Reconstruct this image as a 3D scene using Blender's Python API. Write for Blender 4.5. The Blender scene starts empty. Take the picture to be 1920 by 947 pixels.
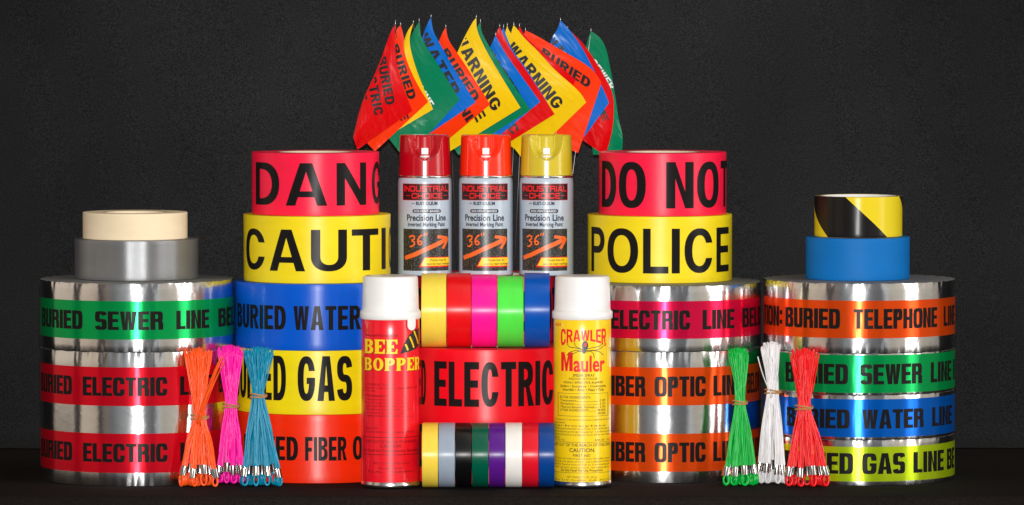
import bpy, bmesh, math, random
from mathutils import Vector, Matrix
from mathutils.geometry import tessellate_polygon

# ------------------------------------------------------------------ camera, world, flash, exposure
SC = bpy.context.scene
COL = SC.collection
F = 10000.0                     # focal length in pixels of the 1920 px wide photograph
PITCH = math.atan(498.5 / F)
H = 0.571                       # camera height above the table top
D0 = 6.2                        # world y = distance from the camera - D0

cd = bpy.data.cameras.new('camera')
cd.sensor_width = 36.0
cd.lens = F / 1920 * 36.0
cd.clip_start = 0.05
cd.clip_end = 100
cam = bpy.data.objects.new('camera', cd)
COL.objects.link(cam)
cam.location = (0, -D0, H)
cam.rotation_euler = (math.pi / 2 - PITCH, 0, 0)
SC.camera = cam
SC.view_settings.view_transform = 'Standard'
SC.view_settings.look = 'None'
SC.view_settings.exposure = 0
SC.view_settings.gamma = 1
SC.render.film_transparent = False
try:
    SC.cycles.max_bounces = 8
    SC.cycles.use_denoising = True
    SC.cycles.caustics_reflective = True
    SC.cycles.sample_clamp_indirect = 6
except Exception:
    pass

W = bpy.data.worlds.new('World')
SC.world = W
W.use_nodes = True
wn = W.node_tree.nodes
wl = W.node_tree.links
wn.clear()
wo = wn.new('ShaderNodeOutputWorld')
wb = wn.new('ShaderNodeBackground')
wb.inputs['Strength'].default_value = 1.25
wl.new(wb.outputs[0], wo.inputs[0])
tc = wn.new('ShaderNodeTexCoord')
sx = wn.new('ShaderNodeSeparateXYZ')
wl.new(tc.outputs['Generated'], sx.inputs[0])
neg = wn.new('ShaderNodeMath'); neg.operation = 'MULTIPLY'; neg.inputs[1].default_value = -1
wl.new(sx.outputs['Y'], neg.inputs[0])
at = wn.new('ShaderNodeMath'); at.operation = 'ARCTAN2'
wl.new(sx.outputs['X'], at.inputs[0]); wl.new(neg.outputs[0], at.inputs[1])
mr = wn.new('ShaderNodeMapRange')
mr.inputs['From Min'].default_value = -math.pi
mr.inputs['From Max'].default_value = math.pi
wl.new(at.outputs[0], mr.inputs['Value'])
azr = wn.new('ShaderNodeValToRGB')
azr.color_ramp.interpolation = 'LINEAR'
# the room round the table, by azimuth (0 = behind the camera, + = to the right): walls, door openings, a window
ROOM = [(-180, (.012, .012, .012)), (-114, (.012, .012, .013)), (-112, (.50, .42, .33)), (-78, (.46, .39, .31)),
        (-76, (.035, .03, .028)), (-68, (.03, .027, .025)), (-66, (.52, .43, .33)), (-44, (.42, .34, .27)),
        (-42, (.05, .042, .04)), (-38, (.05, .042, .04)), (-35, (.19, .15, .13)), (-29, (.17, .145, .13)),
        (-26, (.14, .145, .145)), (-12, (.28, .29, .29)), (0, (.42, .43, .43)), (9, (.16, .16, .165)), (24, (.11, .11, .115)), (28, (.50, .51, .51)),
        (33, (.42, .38, .32)), (56, (.52, .46, .38)), (58, (4.2, 4.1, 3.9)), (68, (4.2, 4.1, 3.9)),
        (71, (.45, .40, .34)), (90, (.40, .36, .30)), (106, (.26, .23, .20)), (109, (.012, .012, .012)), (180, (.012, .012, .012))]
cr = azr.color_ramp
for i, (a, c) in enumerate(ROOM):
    p = (a + 180) / 360.0
    if i == 0:
        e = cr.elements[0]; e.position = 0
    elif i == len(ROOM) - 1:
        e = cr.elements[-1]; e.position = 1
    else:
        e = cr.elements.new(p)
    e.color = (*c, 1)
wl.new(mr.outputs[0], azr.inputs[0])
mz = wn.new('ShaderNodeMapRange')
mz.inputs['From Min'].default_value = -1; mz.inputs['From Max'].default_value = 1
wl.new(sx.outputs['Z'], mz.inputs['Value'])
elr = wn.new('ShaderNodeValToRGB')
er = elr.color_ramp
er.elements[0].position = 0; er.elements[0].color = (.10, .09, .08, 1)
er.elements[1].position = 1; er.elements[1].color = (.8, .8, .78, 1)
for p, v in ((.36, .12), (.40, .55), (.46, 1.0), (.62, 1.0), (.70, .8)):
    e = er.elements.new(p); e.color = (v, v, v, 1)
wl.new(mz.outputs[0], elr.inputs[0])
mul = wn.new('ShaderNodeMixRGB'); mul.blend_type = 'MULTIPLY'; mul.inputs[0].default_value = 1
wl.new(azr.outputs[0], mul.inputs[1]); wl.new(elr.outputs[0], mul.inputs[2])
wl.new(mul.outputs[0], wb.inputs['Color'])

FLASH_W = 1300.0
fl = bpy.data.lights.new('flash', 'SPOT')
fl.energy = FLASH_W
fl.color = (1.0, .985, .965)
fl.shadow_soft_size = 0.022
fl.spot_size = math.radians(17.4)
fl.spot_blend = 1.0
fo = bpy.data.objects.new('flash', fl)
COL.objects.link(fo)
fo.location = (0.0, -D0 + 0.05, H + 0.12)
fo.rotation_euler = (Vector((0.0, 0.0, 0.22)) - fo.location).to_track_quat('-Z', 'Y').to_euler()

# ------------------------------------------------------------------ geometry helpers
FWD = Vector((0, math.cos(PITCH), -math.sin(PITCH)))
UP = Vector((0, math.sin(PITCH), math.cos(PITCH)))


def ray(px, py):
    return Vector((1, 0, 0)) * ((px - 960) / F) + UP * ((473.5 - py) / F) + FWD


def at_depth(px, py, d):
    r = ray(px, py)
    return Vector((0, -D0, H)) + r * (d / r.y)


def z_at(py, d):
    r = ray(960, py)
    return H + r.z / r.y * d


def depth_of(py, z):
    """distance at which the picture row py sees height z"""
    r = ray(960, py)
    return (z - H) / (r.z / r.y)


def pxsize(d, z=0.2):
    """metres per picture pixel at distance d"""
    return (d * math.cos(PITCH) + (H - z) * math.sin(PITCH)) / F


def tag(o, label=None, cat=None, group=None, kind=None):
    if label: o['label'] = label
    if cat: o['category'] = cat
    if group: o['group'] = group
    if kind: o['kind'] = kind
    return o


def thing(name, loc, rz, label, cat, group=None):
    o = bpy.data.objects.new(name, None)
    o.empty_display_size = 0.02
    o.location = loc
    o.rotation_euler = (0, 0, rz)
    COL.objects.link(o)
    return tag(o, label, cat, group)


def link(name, bm, mats, parent=None, smooth=True, angle=None):
    me = bpy.data.meshes.new(name)
    bm.normal_update()
    bm.to_mesh(me)
    bm.free()
    for m in (mats if isinstance(mats, (list, tuple)) else [mats]):
        me.materials.append(m)
    if smooth:
        me.polygons.foreach_set('use_smooth', [True] * len(me.polygons))
        if angle:
            me.set_sharp_from_angle(angle=math.radians(angle))
    o = bpy.data.objects.new(name, me)
    COL.objects.link(o)
    if parent: o.parent = parent
    return o


def lathe(bm, prof, n=96, closed=False, rfun=None, mat=0, axis='Z'):
    """prof = [(r, z)], front (-Y) is u = 0; uv in metres (arc length at the widest radius, height)"""
    uvl = bm.loops.layers.uv.verify()
    rmax = max(r for r, z in prof)
    rings = []
    for r, z in prof:
        ring = []
        for k in range(n):
            a = 2 * math.pi * k / n
            rr, zz = (r, z) if rfun is None else rfun(r, z, a)
            p = (rr * math.sin(a), -rr * math.cos(a), zz)
            if axis == 'X':
                p = (p[2], p[1], p[0])
            ring.append(bm.verts.new(p))
        rings.append(ring)
    m = len(prof)
    for j in range(m if closed else m - 1):
        A, B = rings[j], rings[(j + 1) % m]
        for k in range(n):
            k2 = (k + 1) % n
            try:
                f = bm.faces.new((A[k], A[k2], B[k2], B[k]))
            except ValueError:
                continue
            f.material_index = mat
            va, vb = prof[j][1], prof[(j + 1) % m][1]
            us = [k, k + 1, k + 1, k]
            vs = [va, va, vb, vb]
            for l, uu, vv in zip(f.loops, us, vs):
                s = uu / n
                s = s - 1 if (k + .5) / n > .5 else s
                l[uvl].uv = (s * 2 * math.pi * rmax, vv)
    return rings


def tube(bm, pts, rad, n=6, caps=True, flat=None):
    """tube through points; rad = number or per-point list"""
    rings = []
    N = len(pts)
    prev = None
    for i in range(N):
        t = (pts[min(i + 1, N - 1)] - pts[max(i - 1, 0)])
        if t.length < 1e-9: t = Vector((0, 0, 1))
        t.normalize()
        ref = prev if prev is not None else (Vector((1, 0, 0)) if abs(t.x) < .8 else Vector((0, 1, 0)))
        a = (ref - t * ref.dot(t))
        if a.length < 1e-6: a = Vector((0, 1, 0)) - t * t.y
        a.normalize()
        prev = a
        b = t.cross(a)
        r = rad[i] if isinstance(rad, (list, tuple)) else rad
        rings.append([bm.verts.new(pts[i] + (a * math.cos(2 * math.pi * k / n) + b * math.sin(2 * math.pi * k / n)) * r) for k in range(n)])
    for i in range(N - 1):
        for k in range(n):
            bm.faces.new((rings[i][k], rings[i][(k + 1) % n], rings[i + 1][(k + 1) % n], rings[i + 1][k]))
    if caps:
        bm.faces.new(list(reversed(rings[0])))
        bm.faces.new(rings[-1])


def box(bm, x0, x1, y0, y1, z0, z1, bevel=0.0):
    b2 = bmesh.new()
    bmesh.ops.create_cube(b2, size=1)
    for v in b2.verts:
        v.co = Vector(((x0 + x1) / 2 + v.co.x * (x1 - x0), (y0 + y1) / 2 + v.co.y * (y1 - y0), (z0 + z1) / 2 + v.co.z * (z1 - z0)))
    if bevel:
        bmesh.ops.bevel(b2, geom=b2.edges[:], offset=bevel, segments=3, affect='EDGES', profile=.5)
    vm = {v: bm.verts.new(v.co) for v in b2.verts}
    for f in b2.faces:
        bm.faces.new([vm[v] for v in f.verts])
    b2.free()


# ------------------------------------------------------------------ materials
def lin(r, g, b, k=1.0):
    def c(v):
        v /= 255.0
        return k * (v / 12.92 if v <= .04045 else ((v + .055) / 1.055) ** 2.4)
    return (c(r), c(g), c(b), 1)


def newmat(name):
    m = bpy.data.materials.new(name)
    m.use_nodes = True
    nt = m.node_tree
    return m, nt, nt.nodes['Principled BSDF']


def nd(nt, t, **kw):
    n = nt.nodes.new(t)
    for k, v in kw.items():
        setattr(n, k, v)
    return n


def uvmap(nt, sx_=1, sy_=1):
    t = nd(nt, 'ShaderNodeTexCoord')
    m = nd(nt, 'ShaderNodeMapping')
    m.inputs['Scale'].default_value = (sx_, sy_, 1)
    nt.links.new(t.outputs['UV'], m.inputs['Vector'])
    return m


def aniso(nt, b, amount):
    b.inputs['Anisotropic'].default_value = amount
    t = nd(nt, 'ShaderNodeTangent', direction_type='UV_MAP')
    nt.links.new(t.outputs[0], b.inputs['Tangent'])
    b.inputs['Anisotropic Rotation'].default_value = ANISO_ROT


ANISO_ROT = 0.25


def bump(nt, b, src, dist, strength=1.0):
    n = nd(nt, 'ShaderNodeBump')
    n.inputs['Strength'].default_value = strength
    n.inputs['Distance'].default_value = dist
    nt.links.new(src, n.inputs['Height'])
    nt.links.new(n.outputs[0], b.inputs['Normal'])
    return n


def plastic(name, col, rough=.38, an=.75, spec=.5, metal=0.0, wob=.00006, coat=0.0):
    m, nt, b = newmat(name)
    b.inputs['Base Color'].default_value = col
    b.inputs['Roughness'].default_value = rough
    b.inputs['Specular IOR Level'].default_value = spec
    b.inputs['Metallic'].default_value = metal
    b.inputs['Coat Weight'].default_value = coat
    b.inputs['Coat Roughness'].default_value = .08
    if an: aniso(nt, b, an)
    # slight tone drift of the film and faint winding ripple
    mp = uvmap(nt, 18, 60)
    nz = nd(nt, 'ShaderNodeTexNoise')
    nz.inputs['Scale'].default_value = 1.0
    nz.inputs['Detail'].default_value = 3
    nt.links.new(mp.outputs[0], nz.inputs['Vector'])
    hs = nd(nt, 'ShaderNodeHueSaturation')
    hs.inputs['Color'].default_value = col
    mrg = nd(nt, 'ShaderNodeMapRange')
    mrg.inputs['From Min'].default_value = .3; mrg.inputs['From Max'].default_value = .7
    mrg.inputs['To Min'].default_value = .95; mrg.inputs['To Max'].default_value = 1.04
    nt.links.new(nz.outputs[0], mrg.inputs['Value'])
    nt.links.new(mrg.outputs[0], hs.inputs['Value'])
    nt.links.new(hs.outputs[0], b.inputs['Base Color'])
    if wob:
        mp2 = uvmap(nt, 55, 14)
        n2 = nd(nt, 'ShaderNodeTexNoise')
        n2.inputs['Scale'].default_value = 1.0
        n2.inputs['Detail'].default_value = 2
        nt.links.new(mp2.outputs[0], n2.inputs['Vector'])
        bump(nt, b, n2.outputs[0], wob * 4)
    return m


def foil_mat(name, col=(.86, .86, .87, 1), rough=.20, metal=1.0):
    m, nt, b = newmat(name)
    b.inputs['Base Color'].default_value = col
    b.inputs['Metallic'].default_value = metal
    b.inputs['Roughness'].default_value = rough
    aniso(nt, b, .93)
    mp = uvmap(nt, 34, 6)
    n1 = nd(nt, 'ShaderNodeTexNoise'); n1.inputs['Scale'].default_value = 1; n1.inputs['Detail'].default_value = 1.5
    nt.links.new(mp.outputs[0], n1.inputs['Vector'])
    mp2 = uvmap(nt, 60, 80)
    n2 = nd(nt, 'ShaderNodeTexNoise'); n2.inputs['Scale'].default_value = 1; n2.inputs['Detail'].default_value = 3
    nt.links.new(mp2.outputs[0], n2.inputs['Vector'])
    pw = nd(nt, 'ShaderNodeMath', operation='POWER'); pw.inputs[1].default_value = 4
    nt.links.new(n2.outputs[0], pw.inputs[0])
    mx = nd(nt, 'ShaderNodeMath', operation='MULTIPLY_ADD')
    mx.inputs[1].default_value = .35
    nt.links.new(pw.outputs[0], mx.inputs[0]); mx.inputs[1].default_value = .8; nt.links.new(n1.outputs[0], mx.inputs[2])
    bump(nt, b, mx.outputs[0], .00038)
    return m


def cloth_mat(name, lo, hi, scale, rough=.95, sheen=0.0):
    m, nt, b = newmat(name)
    b.inputs['Roughness'].default_value = rough
    b.inputs['Specular IOR Level'].default_value = .08
    t = nd(nt, 'ShaderNodeTexCoord')
    n1 = nd(nt, 'ShaderNodeTexNoise'); n1.inputs['Scale'].default_value = scale; n1.inputs['Detail'].default_value = 2.5; n1.inputs['Roughness'].default_value = .75
    nt.links.new(t.outputs['Object'], n1.inputs['Vector'])
    n2 = nd(nt, 'ShaderNodeTexNoise'); n2.inputs['Scale'].default_value = 5.0; n2.inputs['Detail'].default_value = 4
    nt.links.new(t.outputs['Object'], n2.inputs['Vector'])
    r = nd(nt, 'ShaderNodeValToRGB')
    r.color_ramp.elements[0].position = .36; r.color_ramp.elements[0].color = (*lo, 1)
    r.color_ramp.elements[1].position = .68; r.color_ramp.elements[1].color = (*hi, 1)
    nt.links.new(n1.outputs[0], r.inputs[0])
    mg = nd(nt, 'ShaderNodeMapRange')
    mg.inputs['From Min'].default_value = .3; mg.inputs['From Max'].default_value = .7
    mg.inputs['To Min'].default_value = .82; mg.inputs['To Max'].default_value = 1.18
    nt.links.new(n2.outputs[0], mg.inputs['Value'])
    hs = nd(nt, 'ShaderNodeHueSaturation')
    nt.links.new(r.outputs[0], hs.inputs['Color']); nt.links.new(mg.outputs[0], hs.inputs['Value'])
    nt.links.new(hs.outputs[0], b.inputs['Base Color'])
    bump(nt, b, n1.outputs[0], .0009, .8)
    return m


BLACK_INK = plastic('black_ink', (.010, .009, .009, 1), rough=.36, an=.7, wob=.00004, spec=.13)
FOIL = foil_mat('aluminium_foil')
FOIL_SIDE = plastic('foil_roll_edge', (.20, .20, .20, 1), rough=.6, an=0, metal=.3)
CARD = plastic('cardboard_core', lin(214, 198, 172), rough=.8, an=0, wob=0)
STEEL = plastic('ferrule_steel', (.50, .49, .48, 1), rough=.14, an=0, metal=1, wob=0)
CHROME = plastic('chrome_rim', (.78, .78, .78, 1), rough=.2, an=0, metal=1, wob=0)
RUBBER = plastic('rubber_tan', lin(176, 128, 72), rough=.55, an=0, wob=0)
WHITE_CAP = plastic('white_polypropylene', (.86, .855, .84, 1), rough=.28, an=0, wob=0)
FELT = cloth_mat('black_felt', (.0072, .0072, .0076), (.033, .033, .0342), 760)
CLOTH = cloth_mat('dark_tablecloth', (.006, .0045, .004), (.021, .016, .0145), 620)


# ------------------------------------------------------------------ heavy capital letters, drawn as outlines
def arc(cx, cy, rx, ry, a0, a1, n=10, p=2.0):
    out = []
    for i in range(n + 1):
        a = math.radians(a0 + (a1 - a0) * i / n)
        c, s = math.cos(a), math.sin(a)
        out.append((cx + rx * math.copysign(abs(c) ** (2 / p), c), cy + ry * math.copysign(abs(s) ** (2 / p), s)))
    return out


def stroke(path, sx_, sy_):
    L, R = [], []
    N = len(path)
    for i in range(N):
        a = path[max(i - 1, 0)]; b = path[min(i + 1, N - 1)]
        tx, ty = b[0] - a[0], b[1] - a[1]
        l = math.hypot(tx, ty) or 1
        nx, ny = -ty / l, tx / l
        L.append((path[i][0] + nx * sx_ / 2, path[i][1] + ny * sy_ / 2))
        R.append((path[i][0] - nx * sx_ / 2, path[i][1] - ny * sy_ / 2))
    return L + R[::-1]


def ring_part(cx, cy, w, h, s, t, p, dy0, dy1, n=34):
    """open ring (C shape) from dy0 above the middle on the right, over the top and left, to dy1 below it"""
    out = []
    for rx, ry in ((w / 2, h / 2), (max(w / 2 - s, .012), h / 2 - t)):
        a0 = math.degrees(math.asin(min(.99, (dy0 / ry)) ** (p / 2)))
        a1 = 360 - math.degrees(math.asin(min(.99, (dy1 / ry)) ** (p / 2)))
        out.append(arc(cx, cy, rx, ry, a0, a1, n, p))
    return out


class Face:
    """w = widths by letter, s = stem, t = bar thickness, p = squareness of the curves, serif = slab length"""

    def __init__(self, s, t, p, k=1.0, gap=.09, serif=0.0, space=.32, corner=.5):
        self.s, self.t, self.p, self.k, self.gap, self.serif, self.space, self.corner = s, t, p, k, gap, serif, space, corner

    def width(self, c):
        base = {'I': None, 'W': 1.28, 'M': 1.2, 'O': 1.08, 'Q': 1.08, 'G': 1.05, 'C': 1.0, 'D': 1.0, 'A': 1.05, 'N': 1.0, 'U': .98, 'H': 1.0,
                'L': .82, 'E': .86, 'F': .82, 'T': .9, 'S': .95, 'P': .94, 'R': 1.0, 'B': 1.0, 'Y': 1.0, 'J': .8, 'K': 1.0, 'V': 1.0}.get(c, 1.0)
        if c == 'I': return self.s * 1.0
        if c == ':': return self.s * 1.0
        if c == ' ': return self.space
        return base * .72 * self.k

    def glyph(self, c):
        w, s, t, p = self.width(c), self.s, self.t, self.p
        sf = self.serif
        P = []
        ry = self.corner

        def bowl(x1, y0, y1, hole=False):
            """right side of a D shape from (x?,y0) up to (x?,y1)"""
            rad_y = (y1 - y0) / 2
            rx = min(w * .55, max(rad_y * 1.0, .12)) if p < 3 else min(w * .5, rad_y)
            return arc(x1 - rx, (y0 + y1) / 2, rx, rad_y, -90, 90, 14, p)
        stemL = [(0, 1), (0, 0)] if not sf else [(-sf, 1), (-sf, 1 - t * .6), (0, 1 - t * .6), (0, t * .6), (-sf, t * .6), (-sf, 0)]
        if c == 'I':
            if sf: P = [[[(-sf, 0), (s + sf, 0), (s + sf, t * .6), (s, t * .6), (s, 1 - t * .6), (s + sf, 1 - t * .6), (s + sf, 1), (-sf, 1), (-sf, 1 - t * .6), (0, 1 - t * .6), (0, t * .6), (-sf, t * .6)]]]
            else: P = [[[(0, 0), (s, 0), (s, 1), (0, 1)]]]
        elif c == ':':
            P = [[[(0, .12), (s, .12), (s, .12 + s), (0, .12 + s)]], [[(0, .6), (s, .6), (s, .6 + s), (0, .6 + s)]]]
        elif c == 'L':
            P = [[stemL + [(w, 0), (w, t), (s, t), (s, 1)]]]
        elif c == 'E':
            m0 = .5 - t * .45
            if sf:
                P = [[stemL + [(w, 0), (w, .34), (w - t * .5, .34), (w - s * .55, t), (s, t), (s, m0), (w * .66, m0 - .07), (w * .66, m0 + t + .07), (s, m0 + t), (s, 1 - t), (w - s * .55, 1 - t), (w - t * .5, .66), (w, .66), (w, 1)]]]
            else:
                P = [[stemL + [(w, 0), (w, t), (s, t), (s, m0), (w * .93, m0), (w * .93, m0 + t), (s, m0 + t), (s, 1 - t), (w, 1 - t), (w, 1)]]]
        elif c == 'F':
            m0 = .46 - t * .45
            P = [[stemL + [(s, 0), (s, m0), (w * .9, m0), (w * .9, m0 + t), (s, m0 + t), (s, 1 - t), (w, 1 - t), (w, 1)]]]
        elif c == 'T':
            a = (w - s) / 2
            P = [[[(a, 0), (a + s, 0), (a + s, 1 - t), (w, 1 - t), (w, 1), (0, 1), (0, 1 - t), (a, 1 - t)]]]
        elif c == 'H':
            P = [[[(0, 0), (s, 0), (s, .5 - t / 2), (w - s, .5 - t / 2), (w - s, 0), (w, 0), (w, 1), (w - s, 1), (w - s, .5 + t / 2), (s, .5 + t / 2), (s, 1), (0, 1)]]]
        elif c == 'N':
            k = .36
            P = [[[(0, 0), (s, 0), (s, 1 - k), (w - s, 0), (w, 0), (w, 1), (w - s, 1), (w - s, k), (s, 1), (0, 1)]]]
        elif c == 'M':
            P = [[[(0, 0), (s, 0), (s, .66), (w / 2 - s * .3, 0), (w / 2 + s * .3, 0), (w - s, .66), (w - s, 0), (w, 0), (w, 1), (w - s * 1.25, 1), (w / 2, .42), (s * 1.25, 1), (0, 1)]]]
        elif c == 'W':
            q = s * .92
            P = [[[(0, 1), (.17 * w, 0), (.17 * w + q, 0), (w / 2, .62), (.83 * w - q, 0), (.83 * w, 0), (w, 1), (w - q, 1), (.80 * w - q * .35, .36), (w / 2 + q * .5, 1), (w / 2 - q * .5, 1), (.20 * w + q * .35, .36), (q, 1)]]]
        elif c == 'V':
            P = [[[(0, 1), (w / 2 - s * .5, 0), (w / 2 + s * .5, 0), (w, 1), (w - s, 1), (w / 2, .3), (s, 1)]]]
        elif c == 'Y':
            P = [[[(w / 2 - s / 2, 0), (w / 2 + s / 2, 0), (w / 2 + s / 2, .42), (w, 1), (w - s * 1.1, 1), (w / 2, .6), (s * 1.1, 1), (0, 1), (w / 2 - s / 2, .42)]]]
        elif c == 'K':
            P = [[[(0, 0), (s, 0), (s, .32), (s * 1.3, .42), (w - s * 1.1, 0), (w, 0), (s * 1.9, .6), (w * .98, 1), (w - s * 1.2, 1), (s, .56), (s, 1), (0, 1)]]]
        elif c == 'A':
            q = s * 1.02
            h = s * .62
            yb, yt = .2, .2 + t * .9
            yap = .80

            def xl(y): return q + (w / 2 - q) * (y / yap)
            P = [[[(0, 0), (q, 0), (xl(yb), yb), (w - xl(yb), yb), (w - q, 0), (w, 0), (w / 2 + h, 1), (w / 2 - h, 1)], [(xl(yt), yt), (w / 2, yap), (w - xl(yt), yt)]]]
        elif c == 'D':
            P = [[stemL + bowl(w, 0, 1), [(s, t)] + arc(w - s - min(w - 2 * s, .3) * .98, .5, min(w - 2 * s, .3) * .98, .5 - t, -90, 90, 14, p) + [(s, 1 - t)]]]
        elif c in 'BPR':
            ym = .47 if c == 'B' else .42
            hx = w - s
            rt = min(w * .5, (1 - ym) / 2 * 1.0)
            topb = arc(w * .97 - rt, (1 + ym) / 2, rt, (1 - ym) / 2, -90, 90, 12, p)
            rr = max(.02, min(hx - s, (1 - ym) / 2 - t) * .95)
            hole_t = [(s, ym + t)] + arc(hx * .97 - rr, (1 + ym + 0) / 2, rr, (1 - ym) / 2 - t, -90, 90, 10, p) + [(s, 1 - t)]
            if c == 'B':
                yb = ym + t * .5
                rb = min(w * .5, yb / 2)
                botb = arc(w - rb, yb / 2, rb, yb / 2, -90, 78, 12, p)
                rr2 = max(.02, min(hx - s, ym / 2 - t * .5) * .95)
                hole_b = [(s, t)] + arc(hx - rr2, (ym + t * .35) / 2 - 0 + .0, rr2, (ym - t * .35) / 2 - t * .35, -90, 90, 10, p) + [(s, ym - t * .0)]
                tb = [q for q in topb if q[1] > yb + .005]
                hole_b = [(s, t)] + arc(hx - rr2, (t + ym) / 2, rr2, (ym - t) / 2, -90, 90, 10, p) + [(s, ym)]
                P = [[stemL + botb + tb, hole_t, hole_b]]
            elif c == 'P':
                f = [(s, 0), (s, ym)] if not sf else [(s + sf, 0), (s + sf, t * .6), (s, t * .6), (s, ym)]
                P = [[stemL + f + topb, hole_t]]
            else:
                if p > 3:   # straight leg
                    leg = [(s, 0), (s, ym), (w * .80 - s * .55, ym), (w - s, ym - .12), (w - s, 0), (w, 0), (w, ym - .10), (w * .93, ym + .03)]
                else:
                    leg = ([(s, 0), (s, ym)] if not sf else [(s + sf, 0), (s + sf, t * .6), (s, t * .6), (s, ym)]) + [(s + (w - s) * .16, ym), (w - s * .98, 0), (w * 1.04, 0), (w * .72, ym + .015)]
                tb = [q for q in topb if q[1] > ym + .03 and q[0] > w * .5]
                P = [[stemL + leg + tb, hole_t]]
        elif c in 'OQ':
            P = [[arc(w / 2, .5, w / 2, .5, 0, 352, 44, p), arc(w / 2, .5, w / 2 - s, .5 - t, 0, 352, 44, p)]]
        elif c == 'U':
            h = .36
            P = [[[(0, 1)] + arc(w / 2, h, w / 2, h, 180, 360, 28, p) + [(w, 1), (w - s, 1)] + arc(w / 2, h, max(w / 2 - s, .012), h - t, 360, 180, 28, p) + [(s, 1)]]]
        elif c == 'J':
            path = [(w - s / 2, 1), (w - s / 2, .3)] + arc(w / 2, .3, w / 2 - s / 2, .3 - t / 2, 0, -180, 20, 2)
            P = [[stroke(path, s, t)]]
        elif c == 'C':
            o_, i_ = ring_part(w / 2, .5, w, 1, s, t, p, .13 if p > 3 else .17, .13 if p > 3 else .17)
            P = [[o_ + i_[::-1]]]
        elif c == 'G':
            o_, i_ = ring_part(w / 2, .5, w, 1, s, t, p, .14 if p > 3 else .17, .06)
            top = .52
            P = [[[q for q in o_] + [(w, .44), (w, top), (w * .52, top), (w * .52, top - t * .85), (w - s, top - t * .85)] + [q for q in i_[::-1] if q[1] > .5 or q[0] < w * .55 or q[1] < top - t * .85 - .01]]]
        elif c == 'S':
            r1 = (1 - t / 2 - .5) / 2
            rx_ = w / 2
            ix_ = max(w / 2 - s, .012)
            cu, cl = .5 + r1, .5 - r1
            a_ = arc(w / 2, cu, rx_, r1 + t / 2, 6, 262, 26, p) + arc(w / 2, cl, ix_, r1 - t / 2, 82, -174, 26, p)
            b_ = arc(w / 2, cu, ix_, r1 - t / 2, 6, 262, 26, p) + arc(w / 2, cl, rx_, r1 + t / 2, 82, -174, 26, p)
            P = [[a_ + b_[::-1]]]
        return P, w


IMPACT = Face(.212, .172, 4.2, k=.76, gap=.045, space=.32)
HELV = Face(.175, .155, 2.25, k=.98, gap=.11, space=.30)
HELVC = Face(.195, .165, 2.4, k=.74, gap=.07, space=.24)
FAT = Face(.26, .12, 2.0, k=1.0, gap=.12, serif=.05, space=.3)
WIDE = Face(.17, .2, 5.0, k=1.25, gap=.1, space=.3)


def layout(face, text, gap=None):
    """flat text: list of polygons (outer, holes..), total width; cap height 1"""
    polys, x = [], 0.0
    g = face.gap if gap is None else gap
    for i, c in enumerate(text):
        P, w = face.glyph(c)
        for poly in P:
            polys.append([[(px + x, py) for px, py in loop] for loop in poly])
        x += w + (g if c != ' ' else 0)
    return polys, max(x - g, 1e-3)


def clean(loop):
    out = []
    for q in loop:
        if not out or (abs(q[0] - out[-1][0]) + abs(q[1] - out[-1][1])) > 1e-5:
            out.append(q)
    if len(out) > 1 and abs(out[0][0] - out[-1][0]) + abs(out[0][1] - out[-1][1]) < 1e-5:
        out.pop()
    return out


def add_polys(bm, polys, fx, fy, mat=0):
    """fill polygons into bm in the XZ-flat plane as (x, y, 0) after mapping by fx, fy"""
    for poly in polys:
        loops = [clean(l) for l in poly]
        vs = [[Vector((fx(x), fy(y), 0)) for x, y in l] for l in loops if len(l) > 2]
        flatv = [v for l in vs for v in l]
        bv = [bm.verts.new(v) for v in flatv]
        for tri in tessellate_polygon(vs):
            a, b, c = (flatv[i] for i in tri)
            n = (b - a).cross(c - a)
            if abs(n.z) < 1e-14: continue
            t = tri if n.z > 0 else tri[::-1]
            try:
                f = bm.faces.new([bv[i] for i in t])
                f.material_index = mat
            except ValueError:
                pass


_FONT = {}


def font_polys(text, bold=0.0):
    """small print in the built-in face, as a bmesh with cap height 1; returns (triangles, width)"""
    key = (text, bold)
    if key in _FONT: return _FONT[key]
    cu = bpy.data.curves.new('print', 'FONT')
    cu.body = text
    cu.size = 1.0
    cu.resolution_u = 3
    cu.offset = bold
    cu.fill_mode = 'FRONT'
    ob = bpy.data.objects.new('print', cu)
    COL.objects.link(ob)
    dg = bpy.context.evaluated_depsgraph_get()
    me = bpy.data.meshes.new_from_object(ob.evaluated_get(dg))
    tris = [[(me.vertices[i].co.x, me.vertices[i].co.y) for i in p.vertices] for p in me.polygons]
    bpy.data.objects.remove(ob)
    bpy.data.curves.remove(cu)
    bpy.data.meshes.remove(me)
    xs = [q[0] for t in tris for q in t] or [0, 1]
    x0, x1 = min(xs), max(xs)
    cap = .69
    tris = [[((x - x0) / cap, y / cap) for x, y in t] for t in tris]
    _FONT[key] = (tris, (x1 - x0) / cap)
    return _FONT[key]


def add_font(bm, text, x0, x1, y0, cap, bold=0.0, mat=0, align='fit', shear=0.0):
    tris, w = font_polys(text, bold)
    if align == 'fit': k = (x1 - x0) / w
    else:
        k = cap
        if align == 'center': x0 = (x0 + x1) / 2 - w * k / 2
        elif align == 'right': x0 = x1 - w * k
    for t in tris:
        vs = []
        for x, y in t:
            vs.append(bm.verts.new((x0 + (x + shear * y) * k, y0 + y * cap, 0)))
        try:
            f = bm.faces.new(vs)
            f.material_index = mat
        except ValueError:
            pass


def slice_x(bm, step):
    xs = [v.co.x for v in bm.verts]
    if not xs: return
    x = math.floor(min(xs) / step) * step + step
    while x < max(xs):
        bmesh.ops.bisect_plane(bm, geom=bm.verts[:] + bm.edges[:] + bm.faces[:], dist=1e-7, plane_co=(x, 0, 0), plane_no=(1, 0, 0))
        x += step


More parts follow.
